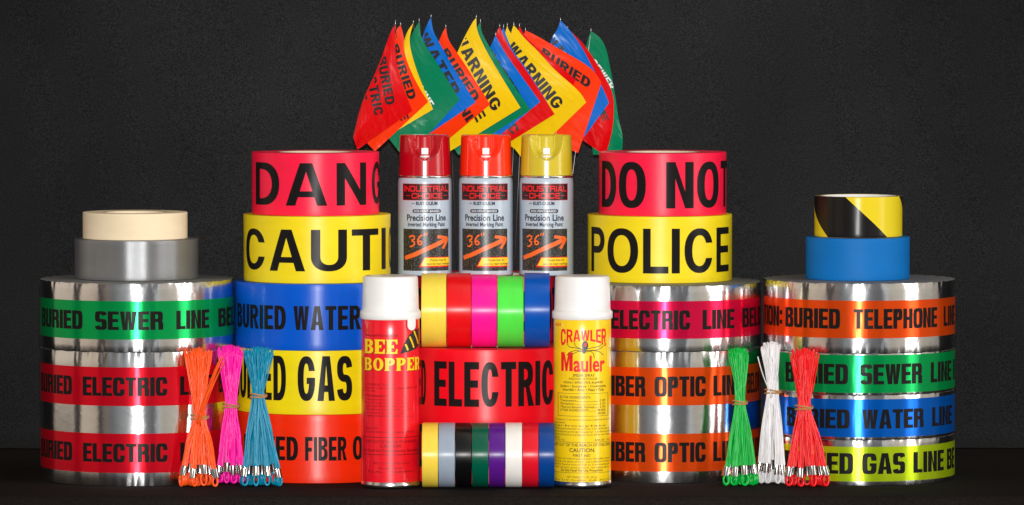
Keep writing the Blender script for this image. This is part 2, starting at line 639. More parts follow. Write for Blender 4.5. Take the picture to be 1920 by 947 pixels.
def wrap(bm, R, off, zoff=0.0):
    """bend a flat print (x = arc length, y = height) round a cylinder of radius R"""
    slice_x(bm, R * math.radians(4))
    uvl = bm.loops.layers.uv.verify()
    for f in bm.faces:
        for l in f.loops:
            l[uvl].uv = (l.vert.co.x, l.vert.co.y + zoff)
    rr = R + off
    for v in bm.verts:
        a = v.co.x / R
        v.co = Vector((rr * math.sin(a), -rr * math.cos(a), v.co.y + zoff))
    for f in bm.faces:
        f.normal_update()
        c = f.calc_center_median()
        if f.normal.x * c.x + f.normal.y * c.y < 0: f.normal_flip()


# ------------------------------------------------------------------ setting: table and backdrop
BACK_D = depth_of(838, 0.0)
EDGE_D = depth_of(931, 0.0)


def build_setting():
    bm = bmesh.new()
    y0, y1 = EDGE_D - D0, BACK_D - D0 + .12
    r = .012
    prof = [(y1, 0.0)]
    for k in range(40):
        prof.append((y1 + (y0 + r - y1) * (k + 1) / 40, 0.0))
    for k in range(1, 7):
        a = math.pi / 2 * k / 6
        prof.append((y0 + r - r * math.sin(a), -r + r * math.cos(a)))
    for k in range(1, 12):
        prof.append((y0, -r - .55 * k / 11))
    xs = [-1.5 + 3.0 * i / 160 for i in range(161)]
    rows = []
    rnd = random.Random(3)
    for y, z in prof:
        row = []
        for x in xs:
            dy = 0.0
            if z < -.02:
                dy = .012 * math.sin(x * 19 + 1.3) * min(1, (-z - .02) * 6)
            dz = .0005 * math.sin(x * 31 + y * 17) if z == 0 else 0
            row.append(bm.verts.new((x, y + dy, z - abs(dz))))
        rows.append(row)
    for a, b in zip(rows, rows[1:]):
        for i in range(len(xs) - 1):
            bm.faces.new((a[i], a[i + 1], b[i + 1], b[i])[::-1])
    tag(link('table', bm, CLOTH), kind='structure', label='table top under a black-brown cloth')
    bm = bmesh.new()
    yb = BACK_D - D0
    rows = []
    for j in range(60):
        z = 0.001 + .04 * j / 12 if j < 12 else .041 + 1.66 * ((j - 12) / 47.0) ** 1.2
        rows.append([bm.verts.new((x, yb - .030 * max(0, 1 - z / .032) ** 2 * (1 + .25 * math.sin(x * 9) + .15 * math.sin(x * 23 + 1)) + .0025 * math.sin(x * 5.1 + .7 * z) + .0015 * math.sin(x * 13 + 2 + z * 3), z)) for x in xs])
    for a, b in zip(rows, rows[1:]):
        for i in range(len(xs) - 1):
            bm.faces.new((a[i], a[i + 1], b[i + 1], b[i]))
    tag(link('backdrop', bm, FELT), kind='structure', label='black felt cloth hung as a backdrop')


build_setting()


# ------------------------------------------------------------------ tape rolls lying flat
class Roll:
    pass


def tape_roll(name, cxp, rp, df, z0, z1, label, cat, tape_mat, core=.5, side=None, group=None, foil=False, core_mat=None, seed=0, hollow_core=True):
    """roll with vertical axis; cxp / rp = centre and radius in picture pixels; df = distance of its nearest point"""
    R = rp * pxsize(df, (z0 + z1) / 2)
    for _ in range(4):
        R = rp * pxsize(df + R, (z0 + z1) / 2)
    dc = df + R
    P = at_depth(cxp, 600, dc)
    x = P.x
    yaw = math.atan2(-x, dc)
    t = thing(name, (x, dc - D0, z0), yaw, label, cat, group)
    h = z1 - z0
    rc = R * core
    e = .0006
    rnd = random.Random(seed)
    ph = [rnd.random() * 6.28 for _ in range(8)]
    bm = bmesh.new()
    prof = [(rc, 0.0), (rc * .5 + R * .5, 0.0), (R - e, 0.0), (R - e * .3, e * .3), (R, e)]
    nz = 10
    for k in range(1, nz):
        prof.append((R, h * k / nz))
    prof += [(R, h - e), (R - e * .3, h - e * .3), (R - e, h), (rc * .5 + R * .5, h), (rc, h)]

    def rf(r, z, a):
        if r < R - e * 1.5:
            if z > h * .9: return r, z + (.00018 * math.sin(a * 3 + ph[0]) if r > rc else 0)
            return r, z
        am = .00010 if not foil else .00012
        dr = am * (math.sin(3 * a + ph[1]) + .7 * math.sin(7 * a + ph[2] + z * 12))
        if foil:
            edge = max(0, 1 - min(z, h - z) / .004)
            dr += edge * .0004 * (math.sin(23 * a + ph[3]) * math.sin(41 * a + ph[4] + z * 200) + .5 * math.sin(67 * a + ph[5])) - edge * .0003
            zz = z + edge * .0003 * math.sin(31 * a + ph[6]) * (1 if z > h / 2 else .3)
            return r + dr, max(zz, 0)
        return r + dr * .6, z
    lathe(bm, prof, n=240 if foil else 144, rfun=rf)
    if side is not None:
        for f in bm.faces:
            if abs(f.normal.z) < .01: f.normal_update()
            f.normal_update()
            f.material_index = 1 if abs(f.normal.z) > .8 else 0
    mats = [tape_mat] + ([side] if side is not None else [])
    body = link('tape', bm, mats, t, angle=35)
    bm = bmesh.new()
    ri = rc - max(.003, R * .045)
    cp = [(rc - .0002, .0003), (rc - .0002, h - .0003), (ri, h - .0003), (ri, .0003)]
    lathe(bm, cp, n=72, closed=True)
    link('core', bm, core_mat or CARD, t, angle=30)
    r = Roll()
    r.t, r.R, r.dc, r.df, r.h, r.z0, r.z1, r.cx, r.rp = t, R, dc, df, h, z0, z1, cxp, rp
    return r


def ang(roll, x):
    v = max(-1, min(1, (x - roll.cx) / roll.rp))
    return math.asin(v)


def roll_text(roll, words, y_top, y_bot, face, mat=BLACK_INK, off=.00025, bm=None, finish=True, name='lettering'):
    """words = [(text, xl, xr)] in picture pixels on the near side; xr = None keeps the scale of the first full word; a tuple ('deg', a) gives an angle"""
    own = bm is None
    if own: bm = bmesh.new()
    za = z_at(y_bot, roll.df) - roll.z0
    zb = z_at(y_top, roll.df) - roll.z0
    kref = None
    for text, xl, xr in words:
        if xl is not None and xr is not None:
            polys, w = layout(face, text)
            kref = (ang(roll, xr) - ang(roll, xl)) * roll.R / w
            break
    for text, xl, xr in words:
        polys, w = layout(face, text)
        if xr is None:
            s0 = ang(roll, xl) * roll.R; k = kref
        elif xl is None:
            k = kref; s0 = ang(roll, xr) * roll.R - k * w
        else:
            s0 = ang(roll, xl) * roll.R; k = (ang(roll, xr) * roll.R - s0) / w
        add_polys(bm, polys, lambda q: s0 + q * k, lambda q: za + q * (zb - za))
    if finish:
        wrap(bm, roll.R, off)
        return link(name, bm, mat, roll.t, smooth=True)
    return bm


def band(roll, y_top, y_bot, mat, name='printed_band'):
    za = z_at(y_bot, roll.df) - roll.z0
    zb = z_at(y_top, roll.df) - roll.z0
    bm = bmesh.new()
    R = roll.R + .00032
    lathe(bm, [(R, za + (zb - za) * k / 4) for k in range(5)], n=240)
    link(name, bm, mat, roll.t)


def film(name, r, g, b, **kw):
    return plastic(name, lin(r, g, b, kw.pop('k', 1.0)), **kw)


M_PINKRED = film('pink_red_film', 246, 22, 66, rough=.46)
M_YELLOW = film('yellow_film', 238, 212, 24, rough=.46)
M_GASYEL = film('gas_yellow_film', 238, 216, 14, rough=.4)
M_BLUE = film('blue_film', 0, 84, 198, rough=.34, spec=.32)
M_ORED = film('orange_red_film', 242, 44, 6, rough=.38)
M_RED = film('red_film', 236, 14, 32, rough=.4)


def foilband(name, r, g, b, k=1.0):
    return plastic(name, lin(r, g, b, k), rough=.28, an=.93, metal=.6, wob=.00008, spec=.4)


B_GREEN = foilband('green_print_on_foil', 0, 172, 86)
B_RED = foilband('red_print_on_foil', 236, 14, 40)
B_MAG = foilband('crimson_print_on_foil', 228, 14, 72)
B_ORANGE = foilband('orange_print_on_foil', 252, 84, 16)
B_BLUE = foilband('blue_print_on_foil', 0, 104, 214)
B_LIME = foilband('lime_print_on_foil', 196, 226, 24)

G_FOIL = 'rolls of metallic underground warning tape'


def foil_roll(cxp, rp, df, z0, z1, label, seed):
    return tape_roll('foil_tape_roll', cxp, rp, df, z0, z1, label, 'foil tape', FOIL, core=.42, side=FOIL_SIDE, foil=True, seed=seed, group=G_FOIL)


def stack_front(py):
    return depth_of(py, 0.0)


# ---- left stack
dL = stack_front(912)
zLa = z_at(660.6, dL)
zLb = z_at(532, dL)
r = foil_roll(257, 181, dL, 0, zLa - .0004, 'tall foil tape roll with two red bands reading BURIED ELECTRIC, beneath the green-banded one', 1)
for yb in ((689, 761.5, 707.5, 743), (813.5, 887, 832, 867)):
    band(r, yb[0], yb[1], B_RED)
    roll_text(r, [('ELECTRIC', 157, 312), ('BURIED', 78.5, 137), ('LINE', 335.5, 395), ('BELOW', 408, 435)], yb[2], yb[3], IMPACT, off=.0005)
r = foil_roll(257, 181, dL, zLa, zLb, 'foil tape roll with a green band reading BURIED SEWER LINE, carrying the grey duct tape', 2)
band(r, 565, 637, B_GREEN)
roll_text(r, [('SEWER', 180, 305), ('BURIED', 81, 157), ('LINE', 329, 390), ('BEL', 407, 436.5)], 584, 619, IMPACT, off=.0005)

# duct and masking tape
z = zLb + .0004
dD = depth_of(527, z)


def duct_mat():
    m = plastic('grey_duct_cloth', (.27, .275, .285, 1), rough=.32, an=.85, metal=.6)
    nt = m.node_tree
    b = nt.nodes['Principled BSDF']
    mp = uvmap(nt, 1, 1)
    w1 = nd(nt, 'ShaderNodeTexWave', wave_type='BANDS', bands_direction='X'); w1.inputs['Scale'].default_value = 300
    w2 = nd(nt, 'ShaderNodeTexWave', wave_type='BANDS', bands_direction='Y'); w2.inputs['Scale'].default_value = 260
    for w_ in (w1, w2):
        w_.inputs['Distortion'].default_value = 1.2
        w_.inputs['Detail'].default_value = 1
        nt.links.new(mp.outputs[0], w_.inputs['Vector'])
    ad = nd(nt, 'ShaderNodeMath', operation='ADD')
    nt.links.new(w1.outputs[1], ad.inputs[0]); nt.links.new(w2.outputs[1], ad.inputs[1])
    bump(nt, b, ad.outputs[0], .000045)
    return m


zD = z_at(452, dD)
r = tape_roll('duct_tape_roll', 256.5, 116.5, dD, z, zD, 'silver-grey duct tape roll under the beige masking tape', 'duct tape', duct_mat(), core=.62, seed=3)
z = zD + .0003
dM = depth_of(451, z)
zM = z_at(401.5, dM)
M_MASK = film('beige_crepe', 238, 219, 186, rough=.8, an=0, spec=.2)
r = tape_roll('masking_tape_roll', 254, 98, dM, z, zM, 'beige masking tape roll on top of the grey duct tape', 'masking tape', M_MASK, core=.62, seed=4, core_mat=M_MASK)

# ---- barricade tape stack with the blue water roll
G_BAR = 'rolls of printed plastic warning tape'
dB = stack_front(906.5)
zB1, zB2, zB3 = z_at(778, dB), z_at(657.6, dB), z_at(533, dB)


def film_roll(cxp, rp, df, z0, z1, label, mat, seed, core=.6):
    return tape_roll('warning_tape_roll', cxp, rp, df, z0, z1, label, 'warning tape', mat, core=core, seed=seed, group=G_BAR)


r = film_roll(595, 155, dB, 0, zB1 - .0003, 'orange-red warning tape roll reading BURIED FIBER OPTIC, at the foot of its stack', M_ORED, 11)
roll_text(r, [('FIBER', 572, 648.6), ('BURIED', 459, 559), ('OPTIC', 660, 728)], 819.5, 864, HELVC)
r = film_roll(595, 155, dB, zB1, zB2 - .0003, 'yellow warning tape roll reading BURIED GAS, between blue and orange-red rolls', M_GASYEL, 12)
roll_text(r, [('GAS', 558.5, 659), ('BURIED', 443, 537), ('LINE', 682, 735)], 668, 752, HELVC)
r = film_roll(595, 155, dB, zB2, zB3 - .0003, 'blue plastic warning tape roll reading BURIED WATER, under the yellow caution roll', M_BLUE, 13)
roll_text(r, [('WATER', 551, 675), ('BURIED', 447, 537), ('LINE', 694, 738)], 574, 619, HELVC)
dC = depth_of(532, zB3)
zC = z_at(406, dC)
r = film_roll(594.7, 137.7, dC, zB3, zC - .0003, 'yellow barricade tape roll reading CAUTION, under the pink-red danger roll', M_YELLOW, 14)
roll_text(r, [('CAU', 463, 650), ('TI', 659, 722.5), ('O', 728.5, 732.3)], 431, 509, HELV)
dG = depth_of(405, zC)
zG = z_at(288, dG)
r = film_roll(592, 119.3, dG, zC, zG, 'pink-red barricade tape roll reading DANGER on top of the yellow caution roll', M_PINKRED, 15)
roll_text(r, [('D', 481, 525), ('A', 537, 614), ('N', 631, 686), ('G', 697, 711)], 306, 386, HELV)

# ---- centre stack behind the vinyl tapes
dV1 = depth_of(914, 0.0)                # lower vinyl tapes stand here
RV1 = 60.5 * pxsize(dV1, .04)
dE = dV1 + RV1 + .002
zE1 = z_at(797, dE)
zE2 = z_at(656.5, dE)
r = film_roll(911, 153, dE, 0, zE1 - .0003, 'red warning tape roll standing on the table behind the narrow vinyl tapes', M_RED, 21)
roll_text(r, [('ELECTRIC', 806, 1032), ('BURIED', 762, 796)], 800, 880, HELVC)
r = film_roll(911, 153, dE, zE1, zE2, 'red warning tape roll reading ELECTRIC, carrying the five wide vinyl tapes', M_RED, 22)
roll_text(r, [('ELECTRIC', 815.5, 1036), ('BURIED', 763, 800)], 679, 763, HELVC)
dV2 = dE + .048        # upper vinyl tapes stand here
RV2 = 69.3 * pxsize(dV2, .19)
dT = dV2 + RV2 + .002
zT = z_at(516.5, dT + .045)
r = film_roll(911, 128.5, dT, zE2 + .0003, zT, 'pink-red warning tape roll mostly hidden behind wide vinyl tapes, carrying the spray paint', M_PINKRED, 23)
roll_text(r, [('DO', 784, 815), ('CROSS', 840, 1000), ('NOT', 1008, 1038.5)], 545, 625, HELVC)
TOP_C = dT + r.R

# ---- right-middle foil stack
dM_ = stack_front(906)
zM1, zM2 = z_at(660, dM_), z_at(537, dM_)
r = foil_roll(1246, 180, dM_, 0, zM1 - .0004, 'tall foil tape roll with two orange bands reading FIBER OPTIC LINE', 31)
for yb in ((689.5, 760.5, 706, 744), (813.6, 884.6, 830, 867)):
    band(r, yb[0], yb[1], B_ORANGE)
    roll_text(r, [('OPTIC', 1228, 1322), ('FIBER', 1134, 1211), ('LINE', 1336, 1389), ('BELOW', 1399, 1422)], yb[2], yb[3], IMPACT, off=.0005)
r = foil_roll(1246, 180, dM_, zM1, zM2, 'foil tape roll with a crimson band reading ELECTRIC LINE, under the yellow police roll', 32)
band(r, 565, 635.5, B_MAG)
roll_text(r, [('ELECTRIC', 1147, 1293), ('LINE', 1316, 1375), ('BELO', 1390, 1424)], 582, 618.6, IMPACT, off=.0005)
z = zM2 + .0003
dP = depth_of(531.5, z)
zP = z_at(406.3, dP)
r = film_roll(1237, 135.3, dP, z, zP - .0003, 'yellow barricade tape roll reading POLICE, under the pink-red do not cross roll', M_YELLOW, 33)
roll_text(r, [('P', 1109.6, 1135.6), ('O', 1140, 1197), ('L', 1206, 1253), ('I', 1259, 1274), ('C', 1282.6, 1335), ('E', 1342, 1365)], 429, 513, HELV)
dN = depth_of(405.6, zP)
zN = z_at(288, dN)
r = film_roll(1242, 119.3, dN, zP, zN, 'pink-red barricade tape roll reading DO NOT on top of the yellow police roll', M_PINKRED, 34)
HELVX = Face(.20, .165, 2.35, k=.86, gap=.09)
roll_text(r, [('D', 1129, 1156), ('O', 1161, 1211), ('N', 1248.6, 1299.5), ('O', 1306, 1346), ('T', 1350, 1361)], 304, 391, HELVX)

# ---- right foil stack
dR = stack_front(911)
zR1, zR2, zR3, zR4 = z_at(825, dR), z_at(741, dR), z_at(663, dR), z_at(532, dR)
r = foil_roll(1611, 179, dR, 0, zR1 - .0004, 'foil tape roll with a lime-yellow band reading BURIED GAS LINE', 41)
band(r, 838, 903, B_LIME)
roll_text(r, [('BURIED', 1475, 1601), ('GAS', 1617, 1696), ('LINE', 1711.5, 1768), ('BE', 1774, 1788)], 850, 889, IMPACT, off=.0005)
r = foil_roll(1611, 179, dR, zR1, zR2 - .0004, 'foil tape roll with a wide blue band reading BURIED WATER LINE', 42)
band(r, 749, 820, B_BLUE)
roll_text(r, [('WATER', 1617, 1730), ('BURIED', 1478, 1594), ('LINE', 1746, 1783)], 768, 804, IMPACT, off=.0005)
r = foil_roll(1611, 179, dR, zR2, zR3 - .0004, 'foil tape roll with a green band reading BURIED SEWER LINE, under the orange telephone roll', 43)
band(r, 666, 737, B_GREEN)
roll_text(r, [('SEWER', 1613, 1727), ('BURIED', 1475.5, 1591), ('LINE', 1743, 1781.5), ('B', 1785.5, 1788.5)], 683, 721, IMPACT, off=.0005)
r = foil_roll(1611, 179, dR, zR3, zR4, 'foil tape roll with an orange band reading BURIED TELEPHONE LINE', 44)
band(r, 564, 634.5, B_ORANGE)
roll_text(r, [('TELEPHONE', 1600.6, 1754.6), ('BURIED', 1475, 1576), ('TION:', 1434.5, 1469), ('LINE', 1767, 1788)], 579.5, 617, IMPACT, off=.0005)
z = zR4 + .0003
dS = depth_of(527, z)
zS = z_at(448, dS)
M_PAINTERS = film('blue_painters_crepe', 0, 108, 184, rough=.6, an=0, spec=.22)
r = tape_roll('masking_tape_roll', 1607.5, 97.5, dS, z, zS, 'blue masking tape roll under the black and yellow striped tape', 'masking tape', M_PAINTERS, core=.8, seed=45)
dY = depth_of(446.5, zS)
zY = z_at(369.7, dY)


def hazard_mat(R, h):
    m = plastic('hazard_stripe_vinyl', (.8, .6, .02, 1), rough=.30, spec=.3)
    nt = m.node_tree
    b = nt.nodes['Principled BSDF']
    t = nd(nt, 'ShaderNodeTexCoord')
    s = nd(nt, 'ShaderNodeSeparateXYZ')
    nt.links.new(t.outputs['UV'], s.inputs[0])
    k = nd(nt, 'ShaderNodeMath', operation='MULTIPLY_ADD'); k.inputs[1].default_value = 1.009 * R / h
    nt.links.new(s.outputs['Y'], k.inputs[0]); nt.links.new(s.outputs['X'], k.inputs[2])
    o = nd(nt, 'ShaderNodeMath', operation='SUBTRACT'); o.inputs[1].default_value = .716 * R
    nt.links.new(k.outputs[0], o.inputs[0])
    dv = nd(nt, 'ShaderNodeMath', operation='DIVIDE'); dv.inputs[1].default_value = math.radians(168) * R
    nt.links.new(o.outputs[0], dv.inputs[0])
    ad = nd(nt, 'ShaderNodeMath', operation='ADD'); ad.inputs[1].default_value = 10
    nt.links.new(dv.outputs[0], ad.inputs[0])
    fr = nd(nt, 'ShaderNodeMath', operation='FRACT')
    nt.links.new(ad.outputs[0], fr.inputs[0])
    cr_ = nd(nt, 'ShaderNodeValToRGB')
    cr_.color_ramp.interpolation = 'CONSTANT'
    cr_.color_ramp.elements[0].color = lin(232, 206, 36)
    cr_.color_ramp.elements[1].position = .497
    cr_.color_ramp.elements[1].color = (.010, .009, .009, 1)
    nt.links.new(fr.outputs[0], cr_.inputs[0])
    nt.links.new(cr_.outputs[0], b.inputs['Base Color'])
    return m


hm = hazard_mat(82.5 * pxsize(dY + .05, .3), zY - zS - .0003)
M_TAN = film('tape_edge_tan', 120, 96, 40, rough=.7, an=0, wob=0)
r = tape_roll('hazard_tape_roll', 1608.5, 82.5, dY, zS + .0003, zY, 'black and yellow diagonally striped hazard tape roll on the blue masking tape', 'hazard tape', hm, core=.88, seed=46,
              side=M_TAN, core_mat=film('white_core', 235, 232, 228, rough=.7, an=0, wob=0))


# ------------------------------------------------------------------ vinyl tapes standing on edge
def vinyl(xl, xr, dcon, zc, R, colour, label, group, tilt=0.0, rough=.33, core=.42):
    m = film('vinyl', *colour, rough=.36, an=.88, wob=.00003)
    w_ = (xr - xl) * pxsize(dcon - R * .7, zc + R) - .0003
    xc = at_depth((xl + xr) / 2, 700, dcon - R * .6).x
    t = thing('vinyl_tape_roll', (xc, dcon - D0, zc), tilt, label, 'vinyl tape', group)
    bm = bmesh.new()
    e = .0007
    rc = R * core
    prof = [(rc, -w_ / 2), (R - e, -w_ / 2), (R - e * .3, -w_ / 2 + e * .3), (R, -w_ / 2 + e), (R, 0), (R, w_ / 2 - e), (R - e * .3, w_ / 2 - e * .3), (R - e, w_ / 2), (rc, w_ / 2)]
    lathe(bm, prof, n=120, axis='X')
    bmesh.ops.translate(bm, verts=bm.verts[:], vec=(0, 0, R))
    bmesh.ops.recalc_face_normals(bm, faces=bm.faces[:])
    link('tape', bm, m, t, angle=35)
    bm = bmesh.new()
    lathe(bm, [(rc - .0001, -w_ / 2 + .0003), (rc - .0001, w_ / 2 - .0003), (rc - .003, w_ / 2 - .0003), (rc - .003, -w_ / 2 + .0003)], n=64, axis='X', closed=True)
    bmesh.ops.translate(bm, verts=bm.verts[:], vec=(0, 0, R))
    bmesh.ops.recalc_face_normals(bm, faces=bm.faces[:])
    link('core', bm, CARD, t, angle=35)


UPV = 'wide vinyl tapes standing in a row on the red roll'
LOV = 'narrow vinyl tapes standing in a row on the table'
for xl, xr, c, lab, rr in ((790, 837, (240, 214, 76), 'wide yellow vinyl tape roll on edge, in the upper row beside the red one', 1.0),
                           (837.5, 883.5, (226, 18, 24), 'wide red vinyl tape roll on edge between yellow and hot pink ones', 1.0),
                           (884, 932, (255, 26, 152), 'wide hot pink vinyl tape roll on edge', .985),
                           (932.5, 982, (86, 234, 76), 'wide fluorescent green vinyl tape roll on edge', .965),
                           (983, 1031, (0, 84, 182), 'wide blue vinyl tape roll on edge, in the upper row beside the fluorescent green one', 1.005)):
    vinyl(xl, xr, dV2, zE2 + .0003, RV2 * rr, c, lab, UPV, core=.62)
for xl, xr, c, lab in ((791, 821.5, (240, 206, 72), 'narrow yellow vinyl tape roll on edge beside the red insecticide can'),
                       (822, 853, (148, 160, 176), 'narrow grey vinyl tape roll on edge between yellow and black ones'),
                       (853.5, 884, (12, 12, 14), 'narrow black vinyl tape roll on edge'),
                       (884.5, 916, (0, 84, 62), 'narrow dark green vinyl tape roll on edge'),
                       (916.5, 947, (84, 22, 128), 'narrow purple vinyl tape roll on edge'),
                       (947.5, 979, (232, 228, 224), 'narrow white vinyl tape roll on edge'),
                       (979.5, 1009.5, (216, 20, 40), 'narrow red vinyl tape roll on edge between white and dark blue ones'),
                       (1010, 1040, (8, 62, 136), 'narrow dark blue vinyl tape roll on edge beside the yellow insecticide can')):
    vinyl(xl, xr, dV1, 0.0005, RV1, c, lab, LOV, core=.5)


# ------------------------------------------------------------------ cans
class Can:
    pass


def can_root(name, cxp, dc, z0, label, cat, group=None):
    x = at_depth(cxp, 600, dc).x
    return thing(name, (x, dc - D0, z0), math.atan2(-x, dc), label, cat, group)


LABEL_GREY = plastic('pale_grey_enamel', lin(178, 191, 204), rough=.3, an=0, wob=0, coat=.3)
PRINT_BLACK = plastic('print_black', (.014, .013, .015, 1), rough=.35, an=0, wob=0)
PRINT_RED = plastic('print_red', lin(232, 26, 34), rough=.35, an=0, wob=0)
PRINT_NAVY = plastic('print_navy', lin(30, 34, 58), rough=.35, an=0, wob=0)
PRINT_WHITE = plastic('print_white', (.75, .77, .8, 1), rough=.35, an=0, wob=0)
PRINT_ORANGE = plastic('print_orange', lin(244, 106, 40), rough=.35, an=0, wob=0)
PRINT_YELLOW = plastic('print_yellow', lin(252, 208, 20), rough=.35, an=0, wob=0)


def asphalt_print():
    m, nt, b = newmat('printed_asphalt_photo')
    mp = uvmap(nt, 1, 1)
    n = nd(nt, 'ShaderNodeTexNoise'); n.inputs['Scale'].default_value = 520; n.inputs['Detail'].default_value = 3
    nt.links.new(mp.outputs[0], n.inputs['Vector'])
    r_ = nd(nt, 'ShaderNodeValToRGB')
    r_.color_ramp.elements[0].position = .47; r_.color_ramp.elements[0].color = (.014, .012, .011, 1)
    r_.color_ramp.elements[1].position = .74; r_.color_ramp.elements[1].color = (.13, .12, .11, 1)
    nt.links.new(n.outputs[0], r_.inputs[0])
    nt.links.new(r_.outputs[0], b.inputs['Base Color'])
    b.inputs['Roughness'].default_value = .35
    return m


ASPHALT = asphalt_print()
PRINT_MAROON = plastic('print_panel_black_red', (.020, .008, .009, 1), rough=.35, an=0, wob=0)


def quad(x0, y0, x1, y1):
    return [[[(x0, y0), (x1, y0), (x1, y1), (x0, y1)]]]


def ident(q): return q


def decal(root, polys_or_fn, mat, R, off, name):
    bm = bmesh.new()
    polys_or_fn(bm)
    wrap(bm, R, off)
    return link(name, bm, mat, root, smooth=True)


def paint_can(cxp, cap_col, label, shift, cname):
    dc = TOP_C - .026
    z0 = zT
    ps = pxsize(dc - .03, .3)
    R = 51.0 * ps
    t = can_root('spray_paint_can', cxp, dc, z0 + .0003, label, 'spray paint', 'spray cans of line marking paint')
    z328 = z_at(330, dc - R) - z0
    bm = bmesh.new()
    e = .0015
    prof = [(.0001, .002), (R * .8, .0025), (R * .93, 0), (R, .001), (R + .0005, .003), (R, .005)] + [(R, .005 + (z328 - .010 - .005) * k / 8) for k in range(1, 9)] + [(R - .0004, z328 - .006), (R - .0016, z328 - .0015)]
    lathe(bm, prof, n=96)
    body = link('body', bm, LABEL_GREY, t, angle=40)
    bm = bmesh.new()
    lathe(bm, [(R - .0015, z328 - .0035), (R - .0002, z328 - .0028), (R + .0002, z328 - .0015), (R - .0006, z328 - .0002), (R * .9, z328)], n=96)
    link('rim', bm, CHROME, t)
    # cap with a U-shaped spray notch
    zt = z_at(254.5, dc - R) - z0
    hc = zt - z328
    r0, r1 = 49.5 * ps, 46.5 * ps
    bm = bmesh.new()
    NA, NZ = 176, 54
    uw = 35 * ps
    zu = .37 * hc

    def sm(x):
        x = max(0, min(1, x)); return x * x * (3 - 2 * x)

    def notch(a, zz):
        s = a * (r0 + r1) / 2
        f = (zz - zu) / (hc - zu)
        if f <= 0: return 0.0
        half = uw * (1 - (1 - min(f, 1)) ** 2.2) ** .6
        dd = half - abs(s)
        if abs(a) > 1.5: return 0
        return sm(dd / .0026)

    grid = []
    for j in range(NZ + 1):
        zz = hc * j / NZ
        row = []
        for k in range(NA):
            q = (k / NA * 2 - 1)
            a = math.pi * (abs(q) ** 1.45) * (1 if q >= 0 else -1)
            f = zz / hc
            rr = r0 + (r1 - r0) * f
            if f > .965: rr -= .0016 * ((f - .965) / .035) ** 2
            n_ = notch(a, zz)
            rr -= n_ * (.0075 + .004 * f)
            # inner panel, flatter and set back
            s = a * rr
            pn = sm((.0098 - abs(s)) / .0018) * sm((zz - zu - .0075) / .002)
            rr -= pn * .0022 * n_
            row.append(bm.verts.new((rr * math.sin(a), -rr * math.cos(a), z328 + zz)))
        grid.append(row)
    for a_, b_ in zip(grid, grid[1:]):
        for k in range(NA):
            bm.faces.new((a_[k], a_[(k + 1) % NA], b_[(k + 1) % NA], b_[k]))
    prev = grid[-1]
    for f in (.86, .55, .25):
        row = [bm.verts.new((v.co.x * f, v.co.y * f, v.co.z - .001 * (1 - f))) for v in grid[-1]]
        for k in range(NA):
            bm.faces.new((prev[k], prev[(k + 1) % NA], row[(k + 1) % NA], row[k]))
        prev = row
    bm.faces.new(prev)
    cm = plastic(cname, cap_col, rough=.22, an=0, wob=0, coat=.25)
    cap = link('cap', bm, cm, t, angle=50)
    bm = bmesh.new()
    zn = z_at(290.5, dc - R) - z0
    yf = -(r0 - .0075)
    box(bm, -.0041, .0041, yf - .0018, yf + .008, zn, zn + .0076, .0008)
    lathe_b = bmesh.new()
    nz_ = link('nozzle', bm, WHITE_CAP, cap)
    bm = bmesh.new()
    lathe(bm, [(.0001, zn - .0012), (.0052, zn - .0014), (.0058, zn - .0024), (.0054, zn - .0036), (.0001, zn - .004)], n=32)
    bmesh.ops.translate(bm, verts=bm.verts[:], vec=(0, yf + .0045, 0))
    link('nozzle_seat', bm, WHITE_CAP, cap)
    # label print; sheet coordinates: x = arc from the front, y = height above the base; px(), py() take picture pixels of the middle can
    zb = z0

    def X(p): return math.asin(max(-.98, min(.98, (p - 911) / 51.0))) * R + shift * R

    def Y(p): return z_at(p, dc - R) - zb
    o1, o2, o3 = .00018, .00034, .0005
    bm = bmesh.new()
    add_polys(bm, quad(X(866), Y(376.5), X(952), Y(345)), ident, ident)
    wrap(bm, R, o1); link('title_panel', bm, PRINT_MAROON, body)
    bm = bmesh.new()
    w_ = Y(345) - Y(376.5)
    pl, wd = layout(WIDE, 'INDUSTRIAL', .1)
    k = (X(949.5) - X(868.5)) / wd
    add_polys(bm, pl, lambda q: X(868.5) + q * k, lambda q: Y(360) + q * (Y(349) - Y(360)))
    pl, wd = layout(WIDE, 'CHOICE', .1)
    k2 = (X(937.5) - X(880.5)) / wd
    add_polys(bm, pl, lambda q: X(880.5) + q * k2, lambda q: Y(373) + q * (Y(362.5) - Y(373)))
    for a_, b_ in ((871, 878), (940, 947)):
        add_polys(bm, quad(X(a_), Y(368), X(b_), Y(367)), ident, ident)
    for a_, b_, c_, d_ in ((866.4, 376.3, 951.6, 375.7), (866.4, 345.9, 951.6, 345.3)):
        add_polys(bm, quad(X(a_), Y(b_), X(c_), Y(d_)), ident, ident)
    for a_ in (866.4, 951.0):
        add_polys(bm, quad(X(a_), Y(375.5), X(a_ + .6), Y(346.1)), ident, ident)
    wrap(bm, R, o2); link('lettering', bm, PRINT_RED, body)
    bm = bmesh.new()
    add_font(bm, 'BY', X(881), X(886.5), Y(383.5), Y(381) - Y(383.5), .01)
    add_font(bm, 'RUST-OLEUM', X(888), X(928), Y(385), Y(379) - Y(385), .04)
    add_font(bm, 'Precision Line', X(872.5), X(945), Y(414.5), Y(403) - Y(414.5), .028)
    add_font(bm, 'Inverted Marking Paint', X(874), X(943), Y(425), Y(417.5) - Y(425), .026)
    rr_ = [arc(X(884.5), Y(396.5), .0020, .0022, 90, 270, 8)[0:] + arc(X(932), Y(396.5), .0020, .0022, -90, 90, 8)]
    add_polys(bm, [rr_], ident, ident)
    wrap(bm, R, o1); link('lettering', bm, PRINT_NAVY, body)
